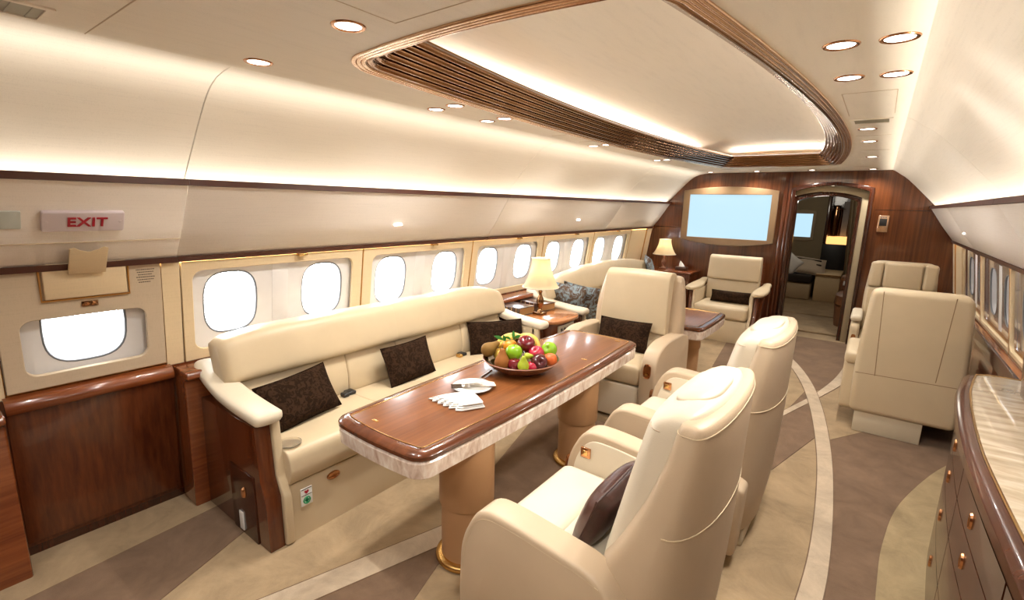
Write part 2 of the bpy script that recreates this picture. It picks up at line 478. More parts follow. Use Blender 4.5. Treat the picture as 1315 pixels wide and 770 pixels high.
# cove light strips lying on the tray shelf
for s in (-1, 1):
    area('tray_strip_light', (TX + s * 0.80, 3.75, 2.31), (-s * 0.45, 0, 1), 4.4, 0.02, 9)
area('tray_strip_light', (TX, 1.02, 2.31), (0, 0.5, 1), 1.0, 0.02, 2.6, xdir=(1, 0, 0))
area('tray_strip_light', (TX, 6.48, 2.31), (0, -0.5, 1), 1.0, 0.02, 2.6, xdir=(1, 0, 0))

# side walls
SEAM = [Y0, 0.93, 3.38, 5.75, Y1]
def side(s):
    nm = 'left' if s < 0 else 'right'
    bm = B()
    prof = [(wx(z) + 0.10, z) for z in (0, 0.4, 0.80)] + [(wx(0.80) + 0.02, 0.80), (wx(0.0) + 0.02, -0.02)]
    # solid lining below the window sills
    prism(bm, [(s * x, z) for x, z in [(wx(0) + 0.0, 0), (wx(0.8), 0.8), (wx(0.8) + 0.06, 0.8), (wx(0) + 0.06, 0)]], 'y', Y0, Y1)
    wl = obj('wall_' + nm, bm, 'mahogany'); tag(wl, nm + ' cabin side wall lining with valance and cove panels', kind='structure')
    # cove panels from the valance up to the ceiling
    cp = [(1.66, 1.66), (1.602, 1.70), (1.55, 1.758), (1.49, 1.823), (1.42, 1.898), (1.34, 1.983), (1.265, 2.058), (1.225, 2.092), (1.18, 2.122)] + ([(1.12, 2.148), (1.05, 2.162), (0.99, 2.170)] if s < 0 else [(1.155, 2.142), (1.13, 2.158), (1.105, 2.170)])
    for a, c in zip(SEAM, SEAM[1:]):
        g = 0.0025
        bm = B()
        inner = [(s * x, z) for x, z in cp]; outer = [(s * (x + 0.03), z + 0.03) for x, z in cp]
        prism(bm, inner + outer[::-1], 'y', a + g, c - g)
        obj('cove_panel', bm, 'cove_linen', wl, sharp=60)
    # valance: slanted bin face with dark wood lips
    for i, (a, c) in enumerate(zip(SEAM, SEAM[1:])):
        g = 0.003; d = 0.012 if (i == 0 and s < 0) else 0.0
        pr = [(1.512 - d, 1.735), (1.64 - d, 1.535), (1.755 - d, 1.375), (1.785, 1.375), (1.66, 1.55), (1.535, 1.735)]
        if i == 0 and s < 0:
            for lo, hi in ((0, 1), (1, 2)):
                pass
        bm = B(); prism(bm, [(s * x, z) for x, z in pr], 'y', a + g, c - g, 0.002, 1)
        vp = obj('valance_panel', bm, 'valance_linen', wl)
        bm = B(); prism(bm, [(s * x, z) for x, z in ((1.502 - d, 1.758), (1.499 - d, 1.730), (1.511 - d, 1.728), (1.520, 1.728), (1.520, 1.748), (1.512, 1.757))], 'y', a + g, c - g)
        obj('valance_lip', bm, 'lip_brown', wl)
        bm = B(); prism(bm, [(s * (x - d), z) for x, z in ((1.742, 1.380), (1.752, 1.352), (1.77, 1.352), (1.77, 1.380))], 'y', a + g, c - g)
        obj('valance_lip', bm, 'lip_brown', wl)
    bm = B(); box(bm, *sorted((s * 1.585, s * 1.66)), Y0, Y1, 1.662, 1.676); obj('strip_tray', bm, 'cove_linen', wl)
    return wl
wl, wr = side(-1), side(1)
# handle clips under the left valance
for y in (1.60, 2.72, 3.88, 5.02, 6.16):
    bm = B(); box(bm, -1.765, -1.735, y - 0.03, y + 0.03, 1.338, 1.352, 0.003); obj('clip', bm, 'brass', wl)
# small reading lights set in the valance
for y in (2.27, 4.85):
    bm = B(); box(bm, -0.012, 0.012, -0.035, 0.035, -0.004, 0.004, 0.003)
    o = obj('reading_light', bm, 'lamp_lens', wl); o.location = (-1.650, y, 1.52); o.rotation_euler = (0, math.radians(-36 - 90), 0)
o2 = bpy.data.objects.new('reading_light', o.data); COL.objects.link(o2); o2.parent = wr; o2.location = (1.650, 5.6, 1.52); o2.rotation_euler = (0, math.radians(36 + 90), 0)
# valance horizontal seam and EXIT-side details

# window wall: u runs along y, v up the wall, n into the cabin
V0 = Vector((-1.865, 0, 0.80)); Vd = (Vector((-1.778, 0, 1.385)) - V0); VL = Vd.length; Vd.normalize()
Nd = Vector((Vd.z, 0, -Vd.x))
def wm(s, dn=0.0):
    def f(c):
        p = V0 + Vector((0, c.x, 0)) + Vd * c.y + Nd * (c.z + dn)
        return (p.x if s < 0 else -p.x, p.y, p.z)
    return f
def flip(me):
    me.flip_normals(); return me
def wall_plate(name, outer, holes, thick, dn, s, mat, parent, bev=0.0):
    me = plate_mesh(name, outer, holes, thick, bev)
    map_mesh(me, wm(s, dn))
    if s > 0: me.flip_normals()
    return link(name, me, mat, parent)
def stadium(cx, cy, hx, hy, p=3.0, n=32):
    return [(a, b_) for a, b_, _ in sell(0, cx, cy, hx, hy, p, n)]
PIT = 0.571
joints = [0.945, 2.06, 3.205, 4.347, 5.49, 6.63]
win_no = [0]
def window_unit(s, yc, hx=0.146, hy=0.182, cy=0.297, mat='window_glass', clip=None, label=None):
    win_no[0] += 1
    W_ = thing('window_%d' % win_no[0], label, None, kind='structure')
    # tapered reveal sleeve
    bm = B()
    rs = []
    for d, k in ((-0.022, 1.0), (-0.030, 0.985), (-0.060, 0.93), (-0.085, 0.90)):
        rs.append([wm(s, 0)(Vector((x, y, d))) for x, y in stadium(yc, cy, hx * k, hy * k)])
    loft(bm, rs, cap=False)
    bmesh.ops.solidify(bm, geom=list(bm.faces), thickness=0.002)
    obj('window_frame', bm, 'reveal_grey', W_)
    bm = B(); tube(bm, [wm(s, 0)(Vector((x, y, -0.024))) for x, y in stadium(yc, cy, hx * 0.985, hy * 0.985)], 0.006, 6, True)
    obj('window_seal_shadow', bm, 'grey_seal', W_)  # seal drawn thicker and darker to paint the grey shadow ring in
    me = plate_mesh('pane', stadium(yc, cy, hx * 0.92, hy * 0.92), [], 0.004)
    map_mesh(me, wm(s, -0.080))
    if s > 0: me.flip_normals()
    link('pane', me, mat, W_)
    return W_
for s, W_, mt in ((-1, wl, 'window_glass'), (1, wr, 'shade_lilac')):
    for i in range(5):
        a, c = joints[i], joints[i + 1]
        k0 = 1.205 + PIT * 2 * i; k1 = k0 + PIT
        hole = rrect(k0 - 0.205, k1 + 0.205, 0.055, 0.505, 0.055) if s < 0 else rrect(a + 0.016, c - 0.016, 0.03, 0.555, 0.05)
        vp = wall_plate('window_panel', [(a + 0.004, 0.0), (c - 0.004, 0.0), (c - 0.004, VL), (a + 0.004, VL)], [hole], 0.022, -0.004, s, 'gold_linen', W_, 0.003)
        wall_plate('reveal_panel', rrect(*((k0 - 0.225, k1 + 0.225, 0.035, 0.525) if s < 0 else (a + 0.008, c - 0.008, 0.02, 0.565)), 0.055), [stadium(k0, 0.297, 0.146, 0.182), stadium(k1, 0.297, 0.146, 0.182)], 0.006, -0.026, s, 'reveal_grey' if s < 0 else 'shade_lilac', W_)
        bm = B(); box(bm, c - 0.004, c + 0.004, 0, VL, -0.006, 0.020); obj('panel_joint', bm, 'gold_edge', W_, fn=wm(s))
        # raised mullion ribs on the reveal between the windows
        bm = B(); box(bm, (k0 + k1) / 2 - 0.05, (k0 + k1) / 2 + 0.05, 0.04, 0.52, -0.021, -0.0185, 0.001); obj('reveal_rib', bm, 'reveal_grey', W_, fn=wm(s))
        names = ['first', 'second', 'third', 'fourth', 'fifth', 'sixth', 'seventh', 'eighth', 'ninth', 'tenth']
        for j, kk in enumerate((k0, k1)):
            if s < 0: window_unit(s, kk, mat=mt, label='bright oval cabin window, %s behind the sofas counting from the exit panel' % names[2 * i + j])
            elif i >= 1: window_unit(s, kk, mat=mt, label='shaded oval window on the right wall, %s from the credenza end' % names[2 * i + j - 2])
    hs = ([stadium(1.205 + PIT * q, 0.297, 0.1445, 0.1805) for q in range(10)] + [stadium(0.56, 0.275, 0.1535, 0.1705)]) if s < 0 else []
    wall_plate('leak_backing', [(Y0, -0.12), (Y1, -0.12), (Y1, VL + 0.12), (Y0, VL + 0.12)], hs, 0.004, -0.031 if s < 0 else -0.12, s, 'reveal_grey', W_)  # unseen backing plate added to block daylight leaking through the panel gaps
    # blank end panels
    wall_plate('end_panel', [(6.635, 0), (7.20, 0), (7.20, VL), (6.635, VL)], [], 0.020, -0.004, s, 'gold_linen', W_, 0.003)
    bm = B(); box(bm, 7.20, 7.215, 0, VL, -0.006, 0.026); obj('panel_joint', bm, 'gold_edge', W_, fn=wm(s))
    wall_plate('end_panel', [(7.215, 0), (Y1 - 0.01, 0), (Y1 - 0.01, VL), (7.215, VL)], [], 0.03, -0.008, s, 'gold_linen', W_, 0.003)
wall_plate('end_panel', [(Y0, 0), (0.94, 0), (0.94, VL), (Y0, VL)], [], 0.020, -0.004, 1, 'gold_linen', wr)

# the exit hatch panel on the left wall
wall_plate('end_panel', [(Y0, 0), (0.262, 0), (0.262, VL), (Y0, VL)], [], 0.020, -0.004, -1, 'gold_linen', wl, 0.002)
wall_plate('end_panel', [(0.862, 0), (0.941, 0), (0.941, VL), (0.862, VL)], [], 0.024, -0.004, -1, 'gold_linen', wl, 0.002)
ex = thing('exit_hatch', 'tan emergency exit hatch panel around the low cropped window', 'hatch')
hole = rrect(0.335, 0.785, 0.085, 0.345, 0.045)
wall_plate('hatch_panel', rrect(0.268, 0.858, 0.022, 0.583, 0.004), [hole], 0.026, -0.002, -1, 'panel_linen', ex, 0.003)
wall_plate('window_surround', rrect(0.32, 0.80, 0.07, 0.36, 0.045), [stadium(0.56, 0.275, 0.155, 0.172)], 0.006, -0.026, -1, 'reveal_grey', ex)
bm = B(); tube(bm, [wm(-1)(Vector((p[0], p[1], 0.006))) for p in rrect(0.262, 0.862, 0.015, 0.588, 0.004)], 0.004, 6, True); obj('edge_trim', bm, 'gold_edge', ex)
window_unit(-1, 0.56, 0.155, 0.172, 0.275, label='wide low cabin window in the exit hatch, top cut by the panel')
# handle cover with tab
bm = B(); box(bm, 0.425, 0.715, 0.435, 0.60, 0.022, 0.040, 0.004); obj('handle_cover', bm, 'gold_linen', ex, fn=wm(-1))
bm = B(); tube(bm, [wm(-1)(Vector(p)) for p in ((0.415, 0.585, 0.03), (0.415, 0.428, 0.03), (0.725, 0.428, 0.03), (0.725, 0.585, 0.03))], 0.005, 6); obj('cover_trim', bm, 'gold_edge', ex)
tabp = [(0.505, 0.0), (0.635, 0.0), (0.635, 0.135), (0.62, 0.142), (0.60, 0.127), (0.57, 0.118), (0.54, 0.127), (0.52, 0.142), (0.505, 0.135)]
bm = B(); prism(bm, tabp, 'z', 0.0, 0.014, 0.003)
obj('pull_tab', bm, 'gold_linen', ex, fn=lambda c: (-1.748 + 0.70 * c.y - 0.8 * 0 + c.z + 0.012, c.x, 1.335 + 0.86 * c.y))
bm = B(); box(bm, 0.545, 0.605, 0.385, 0.41, 0.022, 0.030, 0.002); ltc = obj('latch', bm, 'copper_dark', ex, fn=wm(-1))
for yy in (0.562, 0.588):
    bm = B(); box(bm, yy - 0.009, yy + 0.009, 0.390, 0.405, 0.029, 0.034, 0.002); obj('button', bm, 'copper', ltc, fn=wm(-1))
# small placard print, too small to read in the photograph: rows of tiny dark marks
rnd = random.Random(3)
for k in range(6):
    bm = B(); x = 0.757 + 0.004 * (k % 3); x1 = 0.833 - 0.005 * (k % 3) - 0.010 * (k == 5)
    while x < x1 - 0.004:
        l_ = rnd.uniform(0.003, 0.008); box(bm, x, min(x + l_, x1), 0.534 - k * 0.0125, 0.5385 - k * 0.0125, 0.0243, 0.0249); x += l_ + 0.0018
    obj('printed_line', bm, 'dark_ink', ex, fn=wm(-1))

# EXIT sign and switch on the valance
Vv0 = Vector((-1.743, 0, 1.375)); Vvd = (Vector((-1.500, 0, 1.735)) - Vv0).normalized(); Vn = Vector((Vvd.z, 0, -Vvd.x))
def vmap(c):
    p = Vv0 + Vector((0, c.x, 0)) + Vvd * c.y + Vn * c.z
    return (p.x, p.y, p.z)
bm = B(); box(bm, Y0, 0.926, 0.1255, 0.1280, -0.01, 0.0095); obj('seam_line', bm, 'panel_linen', wl, fn=vmap)
es = thing('exit_sign', 'pale lilac EXIT sign with red letters on the left valance', 'sign')
bm = B(); prism(bm, rrect(0.425, 0.693, 0.195, 0.292, 0.008), 'z', 0.002, 0.022, 0.005); obj('sign_plate', bm, 'sign_face', es, fn=vmap)
me = text_mesh('EXIT', 0.062, 0.002, sx=1.0, space=1.06)
map_mesh(me, lambda c: vmap(Vector((0.567 + c.x, 0.243 + c.y * 1.0, 0.024 + c.z)))); link('lettering', me, 'red_ink', es)
for yy in (0.44, 0.678):
    bm = B(); lathe(bm, [(0.001, 0.0), (0.006, 0.0), (0.006, 0.0025), (0.001, 0.003)], (yy, 0.245, 0.021), 12); obj('screw', bm, 'sign_face', es, fn=vmap)
bm = B(); prism(bm, rrect(0.312, 0.370, 0.205, 0.288, 0.004), 'z', 0.002, 0.010, 0.002)
tag(obj('switch_plate', bm, 'grey_switch', None, fn=vmap), 'small square grey green plate left of the EXIT sign', 'switch plate')

# window ledge and wainscot, left
bm = B()
prof = fillet([(-1.90, 0.0, 0), (-1.90, 0.79, 0), (-1.665, 0.79, 0.02), (-1.655, 0.755, 0.01), (-1.70, 0.735, 0.02), (-1.74, 0.0, 0)], 0.01, 3)
prism(bm, prof, 'y', 0.885, Y1 - 0.005, 0.02, 3)
obj('ledge', bm, 'mahogany_long', wl)
bm = B(); prism(bm, prof, 'y', Y0, 0.235, 0.02, 3); obj('ledge', bm, 'mahogany_long', wl)
bm = B(); prism(bm, [(-1.93, 0.07), (-1.845, 0.74), (-1.822, 0.74), (-1.905, 0.07)], 'y', 0.25, 0.875, 0.002, 1); obj('wainscot_panel', bm, 'mahogany', wl)
bm = B(); prism(bm, fillet([(-1.86, 0.735, 0), (-1.80, 0.735, 0.012), (-1.79, 0.765, 0.012), (-1.81, 0.80, 0.012), (-1.86, 0.81, 0)], 0.01, 3), 'y', 0.25, 0.875, 0.002, 1); obj('ledge_rail', bm, 'mahogany_long', wl)
bm = B(); prism(bm, [(-1.935, 0), (-1.935, 0.068), (-1.925, 0.068), (-1.925, 0)], 'y', 0.22, 0.90); obj('plinth', bm, 'dark_wood', wl)
# right hand ledge: broad glossy shelf with dark front rail
bm = B(); box(bm, 1.785, 1.885, 3.30, Y1 - 0.005, 0.755, 0.79, 0.006); obj('ledge', bm, 'ledge_wood', wr)
bm = B(); box(bm, 1.855, 1.885, 3.30, Y1 - 0.005, 0.791, 0.83, 0.008); obj('ledge_rail', bm, 'gold_edge', wr)
bm = B(); box(bm, 1.765, 1.785, 3.30, Y1 - 0.005, 0.72, 0.812, 0.006); obj('ledge_rail', bm, 'dark_wood', wr)
bm = B(); box(bm, 1.79, 1.88, 3.30, Y1 - 0.005, 0.0, 0.754, 0.004); obj('side_cabinet_face', bm, 'mahogany', wr)

# far bulkhead with arched doorway
dx0, dx1, dz = 0.10, 0.945, 2.01
def arch(x0, x1, zt, rise=0.06, n=12, z0=0.0):
    p = [(x1, z0), ]
    for k in range(n + 1):
        q = k / n; p.append((x1 + (x0 - x1) * q, zt - rise + rise * 4 * q * (1 - q)))
    p.append((x0, z0)); return p
def ymesh(name, outer, holes, thick, y, mat, parent, bev=0.0):
    me = plate_mesh(name, outer, holes, thick, bev)
    map_mesh(me, lambda c: (c.x, y + thick - c.z, c.y)); 
    return link(name, me, mat, parent)
hl = arch(dx0 + 0.03, dx1 - 0.02, 2.005, 0.07, z0=-0.01)
wf = ymesh('wall_far', [(-2.0, -0.05), (2.0, -0.05), (2.0, 2.40), (-2.0, 2.40)], [], 0.001, Y1 + 0.0, 'wall_wood', None)
bpy.data.objects.remove(wf)
out = [(-2.0, 0.0), (-2.0, 2.4), (2.0, 2.4), (2.0, 0.0)] + hl[0:1] + hl[1:-1] + hl[-1:]
out = [(-2.0, 0.0), (-2.0, 2.4), (2.0, 2.4), (2.0, 0.0)] + hl
wf = ymesh('wall_far', out, [], 0.05, Y1, 'wall_wood', None); tag(wf, 'glossy mahogany bulkhead at the far end with arched doorway', kind='structure')
def arch_ring(name, x0, x1, zt, rise, wd, y0, y1, mat, parent):
    o_ = arch(x0, x1, zt, rise, z0=0.0); i_ = arch(x0 + wd, x1 - wd, zt - wd, rise, z0=0.0)
    bm = B(); prism(bm, o_ + i_[::-1], 'y', y0, y1, 0.006, 2)
    return obj(name, bm, mat, parent)
dr = thing('door_1', 'arched mahogany and cream portal to the forward compartment', None, kind='structure')
arch_ring('door_frame', dx0 - 0.01, dx1 + 0.02, 2.035, 0.07, 0.045, Y1 - 0.035, Y1 + 0.06, 'dark_wood', dr)
arch_ring('cream_portal', dx0 - 0.09, dx1 - 0.02, 1.99, 0.07, 0.072, Y1 + 0.06, Y1 + 0.10, 'far_linen', dr)
arch_ring('inner_frame', dx0 + 0.00, dx1 - 0.085, 1.92, 0.07, 0.05, Y1 + 0.10, Y1 + 0.22, 'dark_wood', dr)
# bulkhead trims: shallow pilasters left of the door, panel lines
for x0_, x1_, y_ in ((-0.005, 0.045, 0.02), (0.050, 0.085, 0.03)):
    bm = B(); box(bm, x0_, x1_, Y1 - y_, Y1 + 0.001, 0.0, 2.168, 0.012, 3); obj('pilaster', bm, 'mahogany', wf)
for (x0_, x1_, z_) in ((-1.75, -1.32, 1.385), (1.0, 1.72, 1.70), (-1.6, -1.25, 1.70)):
    bm = B(); box(bm, x0_, x1_, Y1 - 0.002, Y1 + 0.002, z_, z_ + 0.006); obj('panel_groove', bm, 'dark_wood', wf)
bm = B(); box(bm, -0.14, -0.01, Y1 - 0.014, Y1, 0.655, 0.667, 0.003); obj('brass_rail', bm, 'brass', wf)
bm = B(); box(bm, -0.135, -0.01, Y1 - 0.01, Y1, 0.0, 0.64, 0.004); obj('lower_panel', bm, 'mahogany', wf)
ct = thing('wall_control', 'small beige control panel with dark screen right of the doorway', 'control panel')
bm = B(); box(bm, 1.045, 1.15, Y1 - 0.014, Y1 + 0.001, 1.44, 1.64, 0.004); obj('control_plate', bm, 'pale_copper', ct)
bm = B(); box(bm, 1.062, 1.133, Y1 - 0.018, Y1 - 0.012, 1.515, 1.60, 0.002); obj('screen', bm, 'black', ct)
for k in range(3):
    bm = B(); box(bm, 1.068 + k * 0.022, 1.082 + k * 0.022, Y1 - 0.019, Y1 - 0.012, 1.61, 1.622, 0.002); obj('button', bm, 'grey_seal', ct)
# big television on the bulkhead
tv = thing('television', 'large wall television with glowing blue screen on the mahogany bulkhead', 'television')
def bow(x0, x1, z0, z1, bt, bb, n=14):
    p = []
    for k in range(n + 1):
        q = k / n; p.append((x0 + (x1 - x0) * q, z1 + bt * 4 * q * (1 - q)))
    for k in range(n + 1):
        q = k / n; p.append((x1 + (x0 - x1) * q, z0 - bb * 4 * q * (1 - q)))
    return p
ymesh('screen_frame', bow(-1.305, -0.055, 1.225, 1.925, 0.055, 0.07), [[(-1.215, 1.26), (-0.135, 1.26), (-0.135, 1.87), (-1.215, 1.87)]], 0.045, Y1 - 0.045, 'frame_tan', tv, 0.006)
bm = B(); box(bm, -1.22, -0.13, Y1 - 0.026, Y1 - 0.002, 1.255, 1.875); obj('screen', bm, 'screen_blue', tv)

# wall behind the camera
bm = B(); box(bm, -2.0, 2.0, Y0 - 0.05, Y0, 0, 2.4); tag(obj('wall_back', bm, 'wall_wood'), 'bulkhead behind the viewer', kind='structure')

# ------------------------------------------------------------------ forward compartment beyond the doorway
bm = B(); box(bm, -1.2, 1.7, Y1 + 0.12, 12.1, -0.06, 0.0); fl2 = obj('floor_forward', bm, 'carpet_tan'); tag(fl2, 'carpet of the forward compartment', kind='structure')
bm = B(); box(bm, -1.19, 1.69, 7.75, 8.95, 0.0, 0.03, 0.01); obj('carpet_step', bm, 'carpet_tan', fl2)
bm = B(); box(bm, -1.19, 1.69, 8.95, 11.9, 0.0, 0.05, 0.01); obj('carpet_step', bm, 'carpet_tan', fl2)
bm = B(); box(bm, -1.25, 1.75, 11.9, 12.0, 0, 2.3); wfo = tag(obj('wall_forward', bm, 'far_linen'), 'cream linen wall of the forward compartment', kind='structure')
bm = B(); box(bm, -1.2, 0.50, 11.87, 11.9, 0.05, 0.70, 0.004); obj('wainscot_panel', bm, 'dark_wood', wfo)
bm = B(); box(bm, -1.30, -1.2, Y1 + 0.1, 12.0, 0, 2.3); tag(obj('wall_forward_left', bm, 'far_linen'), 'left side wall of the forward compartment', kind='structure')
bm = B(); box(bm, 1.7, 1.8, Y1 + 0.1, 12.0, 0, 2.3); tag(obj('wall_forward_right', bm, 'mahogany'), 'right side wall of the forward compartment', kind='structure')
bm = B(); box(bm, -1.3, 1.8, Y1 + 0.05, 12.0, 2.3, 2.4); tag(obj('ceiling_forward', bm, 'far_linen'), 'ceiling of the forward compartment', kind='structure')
t2 = thing('television', 'small lit screen on the cream wall seen through the doorway', 'television')
ymesh('screen_frame', bow(-0.42, 0.00, 1.08, 1.66, 0.03, 0.03), [[(-0.36, 1.13), (-0.055, 1.13), (-0.055, 1.61), (-0.36, 1.61)]], 0.04, 11.86, 'panel_linen', t2, 0.004)
bm = B(); box(bm, -0.37, -0.045, 11.875, 11.895, 1.12, 1.62); obj('screen', bm, 'screen_blue', t2)
cb = thing('display_cabinet', 'tall dark cabinet with glass vessels over a glowing golden shelf', 'cabinet')
bm = B()
for a in ((0.22, 0.27, 1.05, 1.98), (0.62, 0.72, 0.05, 1.98)): box(bm, a[0], a[1], 11.3, 11.85, a[2], a[3], 0.004)
box(bm, 0.22, 0.72, 11.3, 11.85, 1.98, 2.06, 0.004); box(bm, 0.27, 0.62, 11.81, 11.85, 1.05, 1.98)
obj('body', bm, 'dark_wood', cb)
bm = B(); box(bm, 0.22, 0.62, 11.3, 11.86, 0.05, 1.04, 0.004); obj('base_cabinet', bm, 'black', cb)
bm = B(); box(bm, 0.275, 0.615, 11.32, 11.78, 1.042, 1.18, 0.01); obj('lit_shelf', bm, 'golden_glass', cb)
bm = B(); lathe(bm, [(0.02, 0), (0.07, 0.01), (0.08, 0.3), (0.085, 0.45), (0.06, 0.56), (0.065, 0.60), (0.02, 0.61)], (0.37, 11.48, 1.182), 20); obj('glass_column', bm, 'copper_dark', cb)
bm = B(); box(bm, 0.47, 0.57, 11.55, 11.58, 1.20, 1.86, 0.004); obj('back_panel', bm, 'sheer_grey', cb)
ring = [(0.40 + 0.1 * math.cos(a), 11.46 + 0.1 * math.sin(a), 1.72) for a in [k * PI / 8 for k in range(16)]]
bm = B(); tube(bm, ring, 0.006, 6, True); obj('metal_ring', bm, 'pale_copper', cb)
bm = B(); pts = [(0.58 + 0.025 * k, 10.85 + (0.03 if k % 2 else 0)) for k in range(7)]
loft(bm, [[(x + 0.08, y, 0.35) for x, y in pts], [(x, y, 2.1) for x, y in pts]], cap=False, closed=False); bmesh.ops.solidify(bm, geom=list(bm.faces), thickness=0.01)
tag(obj('curtain', bm, 'far_linen', None, sharp=80), 'dim beige curtain hanging beside the display cabinet', 'curtain')
bd = thing('divan', 'low cream divan with dark mattress seen through the doorway', 'divan')
bm = B(); box(bm, -0.9, 0.20, 10.3, 11.27, 0.051, 0.36, 0.02); obj('base', bm, 'cream_leather', bd)
bm = B(); box(bm, -0.9, 0.21, 10.28, 11.27, 0.361, 0.52, 0.03, 3); obj('mattress', bm, 'dark_textile', bd)

# ------------------------------------------------------------------ pillows
def pillow_bm(wd, ht, th, n=14, m=10):
    bm = B()
    def P(u, v, sgn):
        e = (1 - abs(u) ** 3.2) * (1 - abs(v) ** 3.2)
        pin = 1 - 0.07 * (1 - abs(u) ** 2) * abs(v) ** 2 ; pin2 = 1 - 0.05 * (1 - abs(v) ** 2) * abs(u) ** 2
        return (u * wd / 2 * pin2, sgn * th / 2 * max(e, 0) ** 0.55, v * ht / 2 * pin)
    for sgn in (-1, 1):
        g = [[bm.verts.new(P(-1 + 2 * i / n, -1 + 2 * j / m, sgn)) for j in range(m + 1)] for i in range(n + 1)]
        for i in range(n):
            for j in range(m): bm.faces.new((g[i][j], g[i + 1][j], g[i + 1][j + 1], g[i][j + 1]))
    bmesh.ops.remove_doubles(bm, verts=bm.verts, dist=1e-5)
    return bm
def pillow(label, wd, ht, th, mat, loc, rot, cat='pillow', group=None, seg=(14, 10)):
    o = obj('pillow', pillow_bm(wd, ht, th, *seg), mat, None, sharp=70)
    o.location = loc; o.rotation_euler = rot
    tag(o, label, cat, group)
    per = [(-1, -1), (1, -1), (1, 1), (-1, 1)]; pts = []
    for (a, b_), (c, d_) in zip(per, per[1:] + per[:1]):
        for k in range(8):
            u = a + (c - a) * k / 8; v = b_ + (d_ - b_) * k / 8
            pin = 1 - 0.07 * (1 - abs(u) ** 2) * abs(v) ** 2; pin2 = 1 - 0.05 * (1 - abs(v) ** 2) * abs(u) ** 2
            pts.append((u * wd / 2 * pin2, 0, v * ht / 2 * pin))
    bm = B(); tube(bm, pts, 0.004, 6, True); obj('piping', bm, mat, o)
    return o

# ------------------------------------------------------------------ swivel armchairs (front towards -y)
def dring(z, yf, yr, w_, pf=6.0, pr=2.15, n=44):
    out = []; c = (yf + yr) / 2; h = (yr - yf) / 2
    for k in range(n):
        a = 2 * PI * k / n; cx, sx = math.cos(a), math.sin(a)
        p = pr if sx > 0 else pf
        out.append((w_ * math.copysign(abs(cx) ** (2 / p), cx), c + h * math.copysign(abs(sx) ** (2 / p), sx), z))
    return out
SH = [(0.10, 0.12, 0.315, 0.31), (0.112, 0.10, 0.33, 0.33), (0.30, 0.075, 0.355, 0.355), (0.50, 0.065, 0.37, 0.365), (0.60, 0.075, 0.375, 0.362), (0.70, 0.130, 0.378, 0.355), (0.85, 0.200, 0.380, 0.345), (0.98, 0.245, 0.382, 0.337), (1.08, 0.268, 0.382, 0.330), (1.100, 0.276, 0.378, 0.324), (1.108, 0.288, 0.367, 0.310)]
def shell_at(z):
    for a, b_ in zip(SH, SH[1:]):
        if z <= b_[0]:
            q = (z - a[0]) / (b_[0] - a[0]); return [a[i] + (b_[i] - a[i]) * q for i in range(4)]
